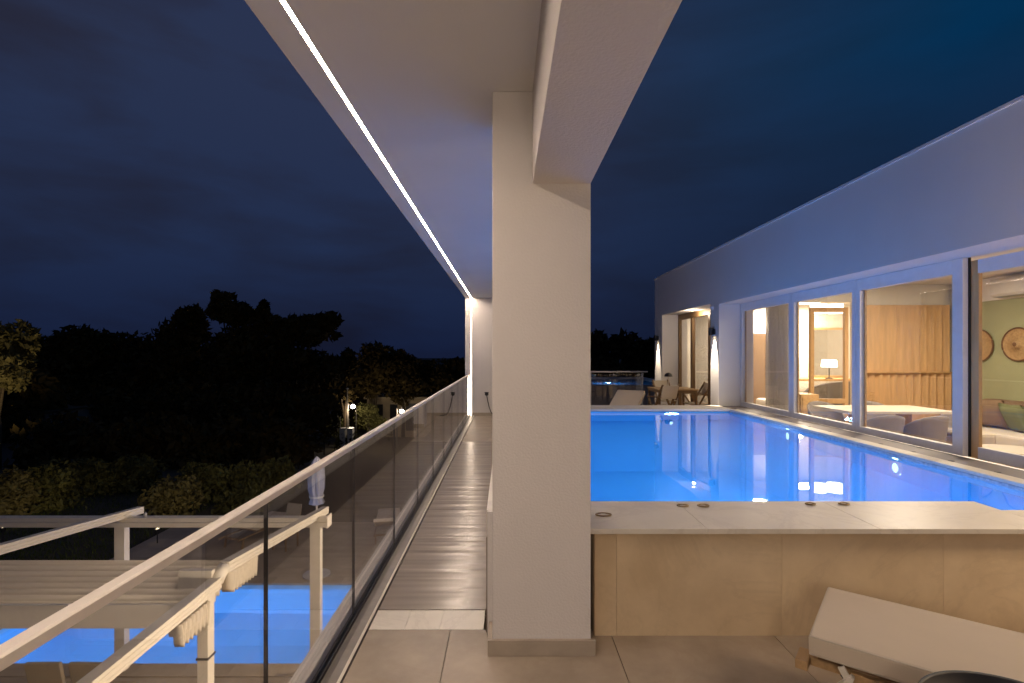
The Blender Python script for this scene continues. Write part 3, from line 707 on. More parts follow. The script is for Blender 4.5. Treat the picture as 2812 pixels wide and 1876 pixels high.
cushion(7.06, 7.60, 0.62, R(100), R(-18), fabric_brown, 'brown cushion leaning at the far end of the sofa')
cushion(7.02, 7.18, 0.60, R(80), R(-25), fabric_green, 'green cushion next to the brown one on the sofa')
cushion(7.00, 6.72, 0.60, R(95), R(-30), fabric_green, 'green cushion in the middle of the sofa')
cushion(7.03, 6.25, 0.60, R(88), R(-20), linen, 'pale cushion nearest the window side of the sofa')
# coffee table
t = thing('coffee_table', 'low round pale table in front of the sofa', 'table', (6.0, 6.15, 0))
MB().lathe([(0.001, 0.32), (0.34, 0.32), (0.36, 0.34), (0.36, 0.36), (0.001, 0.36)], n=36, cap=False).build('table_top', table_top_m, t)
MB().lathe([(0.24, 0), (0.24, 0.02), (0.10, 0.05), (0.08, 0.319)], n=28).build('base', wood, t, smooth=False)
# armchair near right
t = thing('ottoman', 'pale upholstered ottoman beside the low round table', 'ottoman', (6.35, 7.35, 0))
MB().box(-0.3, 0.3, -0.28, 0.28, 0.06, 0.40).build('seat', linen, t, bevel=0.05)
MB().box(-0.24, 0.24, -0.22, 0.22, 0, 0.059).build('base', wood_dk, t)
# straw hats on green wall
for (y, z, r, lb) in ((8.27, 1.61, 0.25, 'round straw wall basket nearer the oak panelling'), (7.63, 1.62, 0.24, 'round straw wall basket at the right edge of the window')):
    t = thing('wall_basket', lb, 'wall decoration', (7.499, y, z), 0, 'straw baskets on the green wall')
    MB().lathe([(0.001, -0.075), (0.05, -0.078), (0.055, -0.03), (r * 0.9, -0.022), (r * 0.98, -0.03)], (0, 0, 0), 40, 'x', cap=False).build('bowl', straw, t, smooth=True)
    MB().tube([(-0.028, math.cos(q) * r, math.sin(q) * r) for q in [2 * math.pi * k / 40 for k in range(41)]], 0.012, 8, cap=False).build('rim', hat_rim, t, smooth=True)
    MB().lathe([(0.001, -0.084), (0.03, -0.08), (0.03, -0.07)], (0, 0, 0), 16, 'x', cap=False).build('knob', hat_rim, t)
# air conditioner
t = thing('air_conditioner', 'white air conditioner high on the wall above the green paint', 'air conditioner', (7.488, 7.45, 2.46))
MB().prism([(0, -0.14), (-0.17, -0.13), (-0.21, -0.09), (-0.21, 0.10), (-0.18, 0.14), (0, 0.14)], -0.42, 0.42, 'y').build('casing', white_fabric, t, bevel=0.006)
MB().box(-0.185, -0.06, -0.38, 0.38, -0.1365, -0.1355).build('louvre', grey_alu, t)
# sheer curtain at first window
def curtain(x, y0, y1, z0, z1, m, name, label, amp=0.04, waves=9):
    mb = MB(); n = waves * 10
    for j, z in enumerate((z0, (z0 + z1) / 2, z1)):
        for i in range(n + 1):
            u = i / n; mb.v.append((x + amp * math.sin(u * waves * 2 * math.pi) * (1 - 0.3 * (j == 2)), y0 + (y1 - y0) * u, z))
    for j in range(2):
        for i in range(n): a = j * (n + 1) + i; mb.f.append((a, a + 1, a + n + 2, a + n + 1))
    t = thing(name, label, 'curtain')
    c = mb.build('cloth', m, t, smooth=True)
    sol = c.modifiers.new('thick', 'SOLIDIFY'); sol.thickness = 0.003
    MB().tube([(x, y0 - 0.05, z1 + 0.02), (x, y1 + 0.05, z1 + 0.02)], 0.012, 8).build('rod', grey_alu, t)
curtain(4.42, 8.12, 8.84, 0.03, 2.55, sheer_m, 'curtain', 'sheer white curtain drawn at the far end of the window row')
curtain(4.42, 9.6, 12.3, 0.03, 2.50, sheer_m, 'curtain', 'sheer pale curtain behind the far sliding door', 0.05, 22)
# wooden sideboard left of the bedroom opening
t = thing('sideboard', 'small oak cabinet standing by the bedroom opening', 'cabinet', (4.80, 8.45, 0))
MB().box(-0.14, 0.14, -0.2, 0.2, 0.0, 0.84).build('carcass', wood_fl, t, bevel=0.004)
MB().box(-0.12, 0.12, -0.212, -0.201, 0.05, 0.80).build('door', wood_fl, t, bevel=0.002)
# timber framed opening to the bedroom
t = thing('timber_screen', 'oak framed glazed screen in the bedroom opening', 'screen', (5.3, 9.02, 0))
MB().box(-0.04, 0.02, 0.0, 0.06, 0, 2.28).box(0.55, 0.61, 0.0, 0.06, 0, 2.28).box(0.021, 0.549, 0.0, 0.06, 2.20, 2.28).box(0.021, 0.549, 0.0, 0.06, 0.62, 0.70).build('frame', wood_fl, t)
MB().box(0.022, 0.548, 0.026, 0.032, 0.701, 2.199).build('pane', win_glass, t)
# bed beyond
t = thing('bed', 'bed with rounded grey headboard and white pillows seen through the opening', 'bed', (6.3, 10.6, 0))
MB().box(-0.8, 0.8, -0.95, 0.95, 0.12, 0.5).build('mattress', white_fabric, t, bevel=0.06)
mb = MB(); pts = [(-0.85, 0.1)] + [(-0.85 + 1.7 * k / 14, 0.75 + 0.22 * math.sin(math.pi * k / 14) ** 0.5) for k in range(15)] + [(0.85, 0.1)]
mb.prism(pts, -1.06, -0.96, 'y').build('headboard', fabric_grey, t, bevel=0.01)
MB().box(-0.75, -0.05, -0.9, -0.5, 0.505, 0.68).box(0.05, 0.75, -0.9, -0.5, 0.505, 0.68).build('pillow', white_fabric, t, bevel=0.07)
# desk, table lamp, wall sconces and dark wardrobe in the bedroom
t = thing('desk', 'oak desk under the bedroom wall with a lit table lamp', 'desk', (7.3, 12.2, 0))
MB().box(-0.9, 0.9, -0.3, 0.3, 0.85, 0.90).build('desk_top', wood_fl, t, bevel=0.004)
for sx in (-0.85, 0.85): MB().box(sx - 0.03, sx + 0.03, -0.28, 0.28, 0, 0.849).build('leg', wood_fl, t)
t = thing('table_lamp', 'lit table lamp with a white drum shade on the bedroom desk', 'lamp', (7.42, 12.0, 0.90))
MB().lathe([(0.08, 0), (0.08, 0.015), (0.012, 0.03), (0.012, 0.30)], n=20).build('base', dark_metal, t)
MB().lathe([(0.155, 0.27), (0.165, 0.27), (0.15, 0.43), (0.14, 0.43)], n=28, cap=False).build('lamp_shade', shade_lit, t, smooth=True)
lamp('table_lamp_light', 'POINT', (0, 0, 0.35), 14, (1, 0.8, 0.55), t, 0.05)
t = thing('bedroom_sconce', 'glowing globe wall lamp in the bedroom left of the desk lamp', 'wall lamp', (6.95, 12.61, 1.55))
MB().box(-0.03, 0.03, -0.02, 0.0, -0.15, 0.15).build('back_plate', wood_fl, t)
for dz in (-0.13, 0.13):
    MB().lathe([(0.001, -0.07)] + [(0.07 * math.cos(R(q)), 0.07 * math.sin(R(q))) for q in range(-75, 90, 15)] + [(0.001, 0.07)], (0, -0.10, dz), 20, cap=False).build('globe', shade_lit, t, smooth=True)
lamp('sconce_light', 'POINT', (0, -0.25, 0), 10, (1, 0.8, 0.55), t, 0.06)
t = thing('wardrobe', 'dark clothes rail niche in the bedroom wall', 'wardrobe', (5.7, 12.35, 0))
MB().box(-0.42, 0.42, -0.2, 0.2, 0.0, 1.95).build('carcass', fabric_brown, t, bevel=0.004)
MB().box(-0.40, -0.005, -0.215, -0.201, 0.05, 1.9).build('door', wood_dk, t)
MB().box(0.005, 0.40, -0.215, -0.201, 0.05, 1.9).build('door', wood_dk, t)
t = thing('wall_mirror', 'oak framed mirror on the bedroom back wall', 'mirror', (7.75, 12.61, 1.5))
MB().box(-0.45, 0.45, -0.03, 0, 0.55, 0.6).box(-0.45, 0.45, -0.03, 0, -0.6, -0.55).box(-0.45, -0.4, -0.03, 0, -0.549, 0.549).box(0.4, 0.45, -0.03, 0, -0.549, 0.549).build('frame', wood_fl, t)
mir = pm('mirror_silver', (0.85, 0.85, 0.85), 0.05, 0.0, metal=1.0)
MB().box(-0.399, 0.399, -0.015, -0.002, -0.549, 0.549).build('glass', mir, t)

# ================================================================== FAR TERRACE
t = thing('terrace_railing', 'low glass railing with a pale bar at the end of the far terrace', 'railing', (0, 13.6, 0))
MB().tube([(0.5, 0, 1.0), (3.69, 0, 1.0)], 0.022, 10).build('handrail', rail_metal, t, smooth=True)
for x in (0.6, 2.2, 3.55): MB().box(x - 0.02, x + 0.02, -0.02, 0.02, 0, 0.975).build('post', grey_alu, t)
for a, b in ((0.63, 2.17), (2.23, 3.52)): MB().box(a, b, -0.005, 0.005, 0.08, 0.95).build('glass_panel', glass, t)
# outdoor table
t = thing('outdoor_table', 'slatted teak table by the far sliding door', 'table', (3.46, 10.9, 0))
mb = MB()
for k in range(9): mb.box(-0.41, 0.41, -0.42 + k * 0.094, -0.42 + k * 0.094 + 0.085, 0.735, 0.76)
mb.build('table_top', wood, t, bevel=0.003)
for sx in (-0.37, 0.37):
    MB().box(sx - 0.02, sx + 0.02, -0.40, -0.36, 0, 0.734).box(sx - 0.02, sx + 0.02, 0.36, 0.40, 0, 0.734).box(sx - 0.02, sx + 0.02, -0.359, 0.359, 0.69, 0.733).build('leg', wood_dk, t)
for sy in (-0.38, 0.38): MB().box(-0.349, 0.349, sy - 0.01, sy + 0.01, 0.68, 0.733).build('apron', wood_dk, t)
t = thing('mushroom_lamp', 'unlit table lamp with a dark dome shade on the outdoor table', 'lamp', (3.42, 11.0, 0.7605))
MB().lathe([(0.05, 0), (0.05, 0.012), (0.008, 0.02), (0.008, 0.27)], n=18).build('stem', white_metal, t)
MB().lathe([(0.085, 0.235), (0.075, 0.275), (0.05, 0.305), (0.001, 0.32)], n=24, cap=False).build('lamp_shade', dark_metal, t, smooth=True)
def wood_chair(label, loc, rz):
    t = thing('wooden_chair', label, 'chair', loc, rz, 'wooden chairs at the outdoor table')
    for sx in (-0.21, 0.21):
        MB().bar((sx, -0.22, 0), (sx, 0.20, 0.62), 0.025, 0.035, (1, 0, 0)).build('leg', wood_dk, t)
        MB().bar((sx * 0.88, 0.26, 0), (sx * 0.88, -0.24, 0.88), 0.025, 0.035, (1, 0, 0)).build('leg', wood_dk, t)
        MB().box(sx - 0.02, sx + 0.02, -0.2, 0.22, 0.625, 0.645).build('armrest', wood_dk, t)
    MB().box(-0.18, 0.18, -0.18, 0.22, 0.43, 0.455).build('seat', linen, t, bevel=0.005)
    MB().bar((0, -0.155, 0.60), (0, -0.235, 0.86), 0.36, 0.02, (0, 1, 0)).build('backrest', linen, t)
    return t
w0 = wood_chair('wooden chair facing the outdoor table from the sliding door side', (3.98, 10.9, 0), R(90))
dup(w0, (3.1, 10.3, 0), R(20), 'wooden armchair at the pool end of the outdoor table')
dup(w0, (3.55, 11.65, 0), R(190), 'wooden chair on the far side of the outdoor table')

# sun lounger builder (head end at origin side, length along +X)
def lounger(label, loc, rz, back_ang=0.0, cat='sun lounger', grp='canvas sun loungers', mtop=0.38):
    t = thing('sun_lounger', label, cat, loc, rz, grp)
    Lb, Lt, w = 0.72, 1.95, 0.29
    for s in (-1, 1):
        MB().box(0.08, Lt, s * (w - 0.02) - 0.015, s * (w - 0.02) + 0.015, mtop - 0.145, mtop - 0.105).build('side_rail', wood_dk, t, bevel=0.003)
    for x in (0.30, 1.75):
        for s in (-1, 1):
            MB().bar((x, s * 0.25, mtop - 0.14), (x + (0.05 if x > 1 else -0.05), s * 0.25, 0), 0.03, 0.045, (1, 0, 0)).build('leg', wood_dk, t)
        MB().box(x - 0.02, x + 0.02, -0.234, 0.234, mtop - 0.19, mtop - 0.15).build('cross_bar', wood_dk, t)
    M = Matrix.Translation((Lb, 0, mtop - 0.10)) @ Matrix.Rotation(back_ang, 4, 'Y') @ Matrix.Translation((-Lb, 0, -(mtop - 0.10)))
    MB().box(0.0, Lb, -w, w, mtop - 0.08, mtop).xf(M).build('back_cushion', mattress_m, t, bevel=0.012)
    MB().box(-0.0, Lb - 0.02, -w + 0.03, w - 0.03, mtop - 0.102, mtop - 0.0815).xf(M).build('back_frame', wood_dk, t)
    MB().box(Lb + 0.004, Lt, -w, w, mtop - 0.08, mtop).build('seat_cushion', mattress_m, t, bevel=0.012)
    return t, M
# the far lounger: backrest raised, seen from behind
t, M = lounger('beige sun lounger with raised back beyond the far pool coping', (2.66, 10.9, 0), R(-122), R(30))

# ================================================================== NEAR LOUNGER (hero, bottom right)
dirv = Vector((0.784, -0.62, 0)).normalized(); rzl = math.atan2(dirv.y, dirv.x)
c_near = Vector((1.19, 2.08, 0)); c_far = Vector((1.55, 2.50, 0))
mid = (c_near + c_far) / 2
hl = thing('sun_lounger', 'pale canvas sun lounger in the foreground by the pool wall', 'sun lounger', (mid.x, mid.y, 0), rzl, 'canvas sun loungers')
mt = 0.38; w = 0.276
def soft_slab(x0, x1, y0, y1, z0, z1, r=0.018, nx_=24, ny_=10, sag=0.006):
    mb = MB(); rows = []
    return mb.box(x0, x1, y0, y1, z0, z1)
MB().box(0.0, 0.80, -w, w, mt - 0.078, mt).build('back_cushion', mattress_m, hl, bevel=0.012)
MB().box(0.805, 1.95, -w, w, mt - 0.078, mt).build('seat_cushion', mattress_m, hl, bevel=0.012)
for (xa_, xb_) in ((0.006, 0.796), (0.81, 1.945)):
    for zz in (mt - 0.005, mt - 0.073):
        MB().tube([(xa_, -w + 0.004, zz), (xb_, -w + 0.004, zz), (xb_, w - 0.004, zz), (xa_, w - 0.004, zz), (xa_, -w + 0.004, zz)], 0.0042, 6).build('piping', linen, hl, smooth=True)
MB().box(0.03, 0.78, -w + 0.03, w - 0.03, mt - 0.098, mt - 0.0795).build('back_frame', wood_dk, hl)
for s in (-1, 1):
    MB().box(0.14, 1.95, s * (w - 0.035) - 0.014, s * (w - 0.035) + 0.014, mt - 0.150, mt - 0.108).build('side_rail', wood, hl, bevel=0.003)
MB().box(-0.045, 0.0, -w - 0.012, -w + 0.10, mt - 0.140, mt - 0.104).box(0.0005, 0.14, -w + 0.04, -w + 0.07, mt - 0.138, mt - 0.106).build('cross_bar', wood, hl, bevel=0.004)
for x in (0.30, 1.70):
    for s in (-1, 1):
        MB().bar((x, s * (w - 0.065), mt - 0.15), (x + (-0.10 if x < 1 else 0.1), s * (w - 0.065), 0.0), 0.03, 0.045, (1, 0, 0)).build('leg', wood, hl, bevel=0.003)
MB().tube([(0.22, -w + 0.08, 0.10), (0.22, w - 0.08, 0.10)], 0.012, 10).build('cross_bar', dark_metal, hl, smooth=True)
# hinge clamp of the backrest
hg = MB().bar((0.11, -w - 0.004, mt - 0.082), (0.135, -w - 0.006, mt - 0.125), 0.012, 0.024, (1, 0, 0)).bar((0.150, -w - 0.006, mt - 0.105), (0.075, -w - 0.018, mt - 0.185), 0.014, 0.030, (0, 1, 0)).build('hinge', white_metal, hl, bevel=0.002)
MB().lathe([(0.012, 0), (0.012, -0.022)], (0.14, -w - 0.004, mt - 0.115), 12, 'y').build('bolt', rail_metal, hg)
MB().lathe([(0.012, 0), (0.012, -0.022)], (0.078, -w - 0.014, mt - 0.182), 12, 'y').build('bolt', rail_metal, hg)
MB().tube([(0.085, -w - 0.022, mt - 0.182), (0.02, -w - 0.04, mt - 0.205), (-0.075, -w - 0.05, mt - 0.222)], [0.012, 0.013, 0.005], 8).build('lever', linen, hg, smooth=True)
MB().bar((0.06, -w + 0.10, mt - 0.10), (0.20, -w + 0.10, mt - 0.27), 0.02, 0.03, (0, 1, 0)).build('strut', dark_metal, hl, bevel=0.002)
# round black side table
t = thing('side_table', 'small round black side table with a raised rim, bottom right', 'table', (1.475, 1.462, 0))
Rt = 0.262
MB().lathe([(0.001, 0.425), (Rt - 0.02, 0.425), (Rt - 0.014, 0.450), (Rt - 0.004, 0.455), (Rt, 0.445), (Rt, 0.415), (Rt - 0.03, 0.405), (0.001, 0.405)], n=64, cap=False).build('tray', black_rubber, t, smooth=True)
for k in range(3):
    a = R(90 + 120 * k); MB().tube([(0.15 * math.cos(a), 0.15 * math.sin(a), 0.404), (0.2 * math.cos(a), 0.2 * math.sin(a), 0)], 0.011, 10).build('leg', dark_metal, t, smooth=True)

# ================================================================== LOWER LEVEL
# lower pool basin
lp = thing('lower_pool', 'blue glowing pool of the lower terrace behind the awning frame', 'swimming pool', (0, 0, 0))
zb2 = ZL - 1.25
MB().box(LX0 - 0.15, LX0, LY0 - 0.15, LY1 + 0.15, zb2, ZL - 0.024).box(LX1, LX1 + 0.15, LY0 - 0.15, LY1 + 0.15, zb2, ZL - 0.024).box(LX0, LX1, LY0 - 0.15, LY0, zb2, ZL - 0.024).box(LX0, LX1, LY1, LY1 + 0.15, zb2, ZL - 0.024).box(LX0 - 0.15, LX1 + 0.15, LY0 - 0.15, LY1 + 0.15, zb2 - 0.1, zb2 - 0.001).build('basin', pool_low_m, lp)
mb = MB(); x = LX0 - 0.35
while x < LX1:
    mb.box(x + 0.002, x + 0.698, LY0 - 0.30, LY0 + 0.01, ZL + 0.002, ZL + 0.022).box(x + 0.002, x + 0.698, LY1 - 0.01, LY1 + 0.30, ZL + 0.002, ZL + 0.022); x += 0.7
mb.box(LX0 - 0.30, LX0 + 0.01, LY0 + 0.012, LY1 - 0.012, ZL + 0.002, ZL + 0.022)
mb.build('coping', deck_low, lp, bevel=0.003)
P_LOW = 38
for x in (-8.0, -6.5, -5.0, -3.6, -2.2):
    pool_light(lp, x, LY0, ZL - 0.45, (0, 1), P_LOW * 0.75, 0.06)
# lower facade under the walkway
lf = thing('lower_facade', 'storey wall of the lower terrace beneath the walkway', 'wall', (0, 0, 0))
MB().box(-0.60, -0.40, -3.0, Y_END, ZL, -0.301).build('wall', stucco, lf)
def low_sconce(y, p, lb):
    t = thing('facade_lamp', lb, 'wall lamp', (-0.601, y, -0.75), 0, 'wall lamps of the lower terrace')
    MB().box(-0.02, 0, -0.05, 0.05, -0.08, 0.08).build('back_plate', dark_metal, t)
    MB().lathe([(0.05, -0.08), (0.05, 0.08)], (-0.10, 0, 0), 16).build('lamp_shade', bulb_warm, t)
    lamp('facade_light', 'POINT', (-0.30, 0, 0), p, (1, 0.80, 0.60), t, 0.08)
low_sconce(1.2, 130, 'wall lamp of the lower terrace nearest the camera'); low_sconce(4.6, 150, 'wall lamp of the lower terrace, middle one'); low_sconce(8.6, 230, 'wall lamp of the lower terrace, farthest one')
# awning frame
aw = thing('awning_frame', 'white metal awning frame with folded fabric over the lower terrace', 'awning', (0, 0, 0))
XA, XB, XZ = -5.67, -2.80, -8.5
YF, YN = 7.72, 4.95
def z_at(h): return EYE - h
mb = MB().box(-12.0, XB + 0.18, YF - 0.06, YF + 0.06, z_at(2.565), z_at(2.50)).build('front_beam', white_metal, aw, bevel=0.004)
MB().box(-12.0, XB + 0.17, YF - 0.02, YF + 0.11, z_at(2.498), z_at(2.44)).box(XB + 0.171, XB + 0.19, YF - 0.07, YF + 0.12, z_at(2.575), z_at(2.40)).build('gutter', white_metal, aw, bevel=0.003)
for x in (XA, XB, XZ): MB().box(x - 0.075, x + 0.075, YF - 0.055, YF + 0.055, ZL, z_at(2.566)).build('post', white_metal, aw, bevel=0.005)
for x in (XB, XA, XZ):
    # rafter: grooved rail profile
    for dz, ww in ((0, 0.10), (0.045, 0.085), (0.085, 0.06)):
        pass
    prof = [(-0.05, -0.055), (0.05, -0.055), (0.05, -0.03), (0.042, -0.025), (0.05, -0.02), (0.05, 0.01), (0.042, 0.015), (0.05, 0.02), (0.05, 0.05), (-0.05, 0.05)]
    def rafter(y0, z0, y1, z1):
        vs = []; n = len(prof)
        for (yy, zz) in ((y0, z0), (y1, z1)):
            for p, q in prof: vs.append((x + p, yy, zz + q))
        return MB().add(vs, [(k, (k + 1) % n, n + (k + 1) % n, n + k) for k in range(n)] + [tuple(range(n - 1, -1, -1)), tuple(range(n, 2 * n))])
    rafter(5.2, z_at(2.13), 8.12, z_at(2.44)).build('rafter', white_metal, aw)
    rafter(0.8, z_at(2.27), 5.06, z_at(2.22)).build('rafter', white_metal, aw)
    MB().tube([(x, 5.06, z_at(2.22)), (x, 5.12, z_at(2.17)), (x, 5.2, z_at(2.13))], 0.06, 12).build('joint', white_metal, aw, smooth=True)
    MB().box(x - 0.07, x + 0.03, 4.86, 4.97, ZL, z_at(2.28)).build('post', white_metal, aw, bevel=0.005)
# near cross beam
MB().prism([(4.80, z_at(2.535)), (4.84, z_at(2.535)), (4.855, z_at(2.44)), (4.84, z_at(2.32)), (4.80, z_at(2.32))], -12.0, XB - 0.06, 'x').build('cross_beam', white_metal, aw, bevel=0.003)
# folded fabric: deep pleats stacked under the joint
def pleats(y0, y1, z0, z1, n, drop, xa, xb, name='fabric'):
    pts = []
    for k in range(n):
        ya = y0 + (y1 - y0) * k / n; yb = y0 + (y1 - y0) * (k + 1) / n; za = z0 + (z1 - z0) * k / n
        for i in range(8):
            u = i / 8; pts.append((ya + (yb - ya) * u, za - drop * (0.5 - 0.5 * math.cos(2 * math.pi * u)) ** 1.2))
    pts.append((y1, z1)); vs = []
    for (yy, zz) in pts: vs += [(xa, yy, zz), (xb, yy, zz)]
    fs = [(2 * i, 2 * i + 1, 2 * i + 3, 2 * i + 2) for i in range(len(pts) - 1)]
    o = MB().add(vs, fs).build(name, awning_m, aw, smooth=True, recalc=False)
    s = o.modifiers.new('thick', 'SOLIDIFY'); s.thickness = 0.006
pleats(4.86, 5.36, z_at(2.31), z_at(2.13), 7, 0.20, -12.0, XB - 0.04)
pleats(4.62, 4.82, z_at(2.30), z_at(2.30), 5, 0.22, XB - 0.19, XB - 0.055, 'fabric_fold')
pleats(5.22, 5.75, z_at(2.19), z_at(2.23), 8, 0.21, XB - 0.05, XB + 0.075, 'fabric_fold')
pleats(4.42, 4.84, z_at(2.30), z_at(2.30), 7, 0.20, XB - 0.02, XB + 0.065, 'fabric_fold')
MB().box(XB - 0.35, XB - 0.03, 5.03, 5.09, z_at(2.42), z_at(2.10)).build('gutter_end', white_metal, aw, bevel=0.004)
MB().box(XB - 0.078, XB + 0.038, 4.852, 4.978, z_at(2.86), z_at(2.84)).build('clamp', dark_metal, aw)
# small bolts standing on the front beam
for x in (-5.35, -3.95): MB().lathe([(0.02, 0), (0.02, 0.05), (0.001, 0.07)], (x, YF + 0.04, z_at(2.439)), 10).build('bolt', grey_alu, aw, smooth=True)
# closed parasol
t = thing('closed_parasol', 'closed pale parasol tied up beyond the lower pool', 'parasol', (-3.98, 11.0, ZL))
MB().tube([(0, 0, 0), (0, 0, 2.50)], 0.022, 10).build('pole', white_metal, t, smooth=True)
MB().lathe([(0.28, 0), (0.28, 0.05), (0.06, 0.09), (0.04, 0.3)], n=20).build('base', grey_alu, t)
mb = MB(); n = 32; prof = [(0.06, 1.50), (0.14, 1.53), (0.10, 1.66), (0.145, 1.85), (0.15, 2.05), (0.13, 2.25), (0.09, 2.40), (0.03, 2.49), (0.004, 2.52)]
for r, z in prof:
    for k in range(n):
        a = 2 * math.pi * k / n; rr = r * (1 + 0.22 * math.sin(8 * a + z * 2) + 0.10 * math.sin(13 * a + z * 9)); mb.v.append((rr * math.cos(a), rr * math.sin(a), z + (0.03 * math.sin(8 * a) if z < 1.5 else 0)))
for i in range(len(prof) - 1):
    for k in range(n): mb.f.append((i * n + k, i * n + (k + 1) % n, (i + 1) * n + (k + 1) % n, (i + 1) * n + k))
c = mb.build('canopy', umbrella_m, t, smooth=True); c.modifiers.new('thick', 'SOLIDIFY').thickness = 0.004
MB().lathe([(0.150, -0.02), (0.155, 0.02)], (0, 0, 1.68), 20, cap=False).build('strap', white_fabric, c)
# lounge chairs on the lower terrace
def deck_chair(label, loc, rz, m=fabric_brown):
    t = thing('deck_chair', label, 'chair', loc, rz, 'upholstered chairs on the lower terrace')
    MB().box(-0.21, 0.21, -0.20, 0.24, 0.36, 0.44).build('seat', m, t, bevel=0.015)
    MB().bar((0, -0.18, 0.40), (0, -0.30, 0.99), 0.42, 0.05, (0, 1, 0)).build('backrest', m, t, bevel=0.015)
    for sx in (-0.19, 0.19):
        for sy in (-0.18, 0.21): MB().box(sx - 0.015, sx + 0.015, sy - 0.015, sy + 0.015, 0, 0.359).build('leg', wood_dk, t)
    return t
brown_lt = pm('taupe_fabric', (0.30, 0.24, 0.16), 0.9, 0.1, 4)
d0 = deck_chair('taupe chair by the lower pool edge, leftmost of the two', (-5.54, 6.55, ZL), R(1), brown_lt)
dup(d0, (-5.01, 6.55, ZL), R(-1), 'taupe chair by the lower pool edge, right one of the two')
dup(d0, (-5.3, 12.6, ZL), R(160), 'taupe chair on the deck beyond the lower pool')
for i, (x, y, rz, lb) in enumerate(((-6.6, 12.3, R(75), 'low sun bed beyond the lower pool, nearest the lawn'), (-2.9, 12.6, R(100), 'low sun bed beyond the lower pool behind the right awning post'))):
    t_, _ = lounger(lb, (x, y, ZL), rz, R(25))

# ================================================================== VEGETATION
def leaf_cloud(mb, rnd, c, rad, n, size, flat=0.8):
    for k in range(n):
        while True:
            p = Vector((rnd.uniform(-1, 1), rnd.uniform(-1, 1), rnd.uniform(-1, 1)))
            if 0.02 < p.length < 1: break
        p = p.normalized() * (p.length ** 0.45)
        q = Vector((c[0] + p.x * rad[0], c[1] + p.y * rad[1], c[2] + p.z * rad[2]))
        a = Vector((rnd.gauss(0, 1), rnd.gauss(0, 1), rnd.gauss(0, 1))).normalized(); b = a.orthogonal().normalized(); b = (Matrix.Rotation(rnd.uniform(0, 6.28), 3, a) @ b)
        c_ = a.cross(b); s = size * rnd.uniform(0.6, 1.5)
        mb.add([q - b * s, q + c_ * s * 0.45, q + b * s, q - c_ * s * 0.45], [(0, 1, 2, 3)])
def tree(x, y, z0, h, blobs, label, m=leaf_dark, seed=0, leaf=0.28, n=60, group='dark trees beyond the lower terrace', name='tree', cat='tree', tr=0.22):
    """blobs: (dx, z, rx, rz) crown masses relative to the trunk, heights above its foot"""
    rnd = random.Random(seed * 31 + 5)
    t = thing(name, label, cat, (x, y, z0), 0, group)
    tb = MB().tube([(0, 0, -0.3), (0.1, 0, h * 0.3), (rnd.uniform(-.3, .3), 0, h * 0.62)], [tr, tr * 0.75, tr * 0.4], 9)
    mb = MB()
    for (dx, z, rx, rz_) in blobs:
        tb.tube([(0.05, 0, h * 0.3), (dx * 0.6, rnd.uniform(-.4, .4), z - rz_ * 0.5), (dx, 0, z)], [tr * 0.45, tr * 0.25, tr * 0.08], 6)
        k = max(4, int(rx * rz_ * 4.5))
        for i in range(k + 4):
            a = rnd.uniform(0, 6.28); rr = rnd.random() ** 0.5 * 0.75
            cx = dx + rx * rr * math.cos(a); cz = z + rz_ * rr * math.sin(a); cyy = rnd.uniform(-1, 1) * rx * 0.6
            s = rnd.uniform(0.36, 0.55)
            leaf_cloud(mb, rnd, (cx, cyy, cz), (rx * s + 0.2, rx * s + 0.2, rz_ * s + 0.15), n, leaf)
    tb.build('trunk', bark, t, smooth=True)
    mb.build('crown', m, t, recalc=False)
    return t
def P(xd, yd, Y): return ((xd - 1161) * Y / 1200, EYE - (yd - 809) * Y / 1200)   # pixel -> X, Z at depth Y
def px_tree(xd, Y, masses, label, **k):
    x, _ = P(xd, 809, Y); z0 = ground_z(x, Y); bl = []; top = 0
    for (mx, my, mrx, mry) in masses:
        X_, Z_ = P(mx, my, Y); s = Y / 1200; bl.append((X_ - x, Z_ - z0, mrx * s, mry * s)); top = max(top, Z_ - z0 + mry * s)
    return tree(x, Y, z0, top, bl, label, **k)
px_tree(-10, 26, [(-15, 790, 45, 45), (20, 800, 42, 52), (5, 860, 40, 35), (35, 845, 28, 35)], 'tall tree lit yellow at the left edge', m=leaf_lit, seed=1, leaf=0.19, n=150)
px_tree(150, 44, [(115, 805, 40, 38), (160, 790, 42, 38), (210, 800, 45, 42), (150, 860, 90, 50)], 'broad black tree next to the lit tree', seed=2)
px_tree(300, 46, [(270, 810, 50, 45), (330, 800, 48, 38), (300, 860, 90, 50)], 'low rounded black tree left of the twin-topped one', seed=3)
px_tree(425, 42, [(380, 790, 40, 44), (418, 735, 22, 30), (448, 740, 15, 30), (430, 790, 45, 45), (400, 850, 90, 55)], 'black tree with a twin pointed top', seed=4, n=80)
px_tree(540, 40, [(494, 700, 12, 30), (520, 705, 24, 28), (552, 725, 28, 26), (540, 775, 55, 38), (601, 725, 14, 33), (560, 840, 80, 45)], 'tallest black tree with a jagged spike on its left side', seed=5, n=90)
px_tree(680, 41, [(650, 755, 38, 24), (700, 740, 42, 20), (742, 738, 30, 18), (720, 770, 45, 22), (640, 810, 60, 45), (700, 850, 70, 50)], 'black pine with a flat top leaning right', seed=6, n=80)
px_tree(790, 50, [(770, 850, 40, 40), (800, 835, 14, 30), (760, 895, 50, 40)], 'small dark tree right of the leaning pine', seed=7)
px_tree(860, 55, [(850, 820, 24, 36), (880, 830, 30, 32), (855, 870, 45, 40)], 'dark rounded tree behind the street lamps', seed=8)
px_tree(925, 56, [(910, 832, 28, 30), (935, 845, 30, 28), (920, 885, 55, 35)], 'dark tree left of the railing end', seed=9)
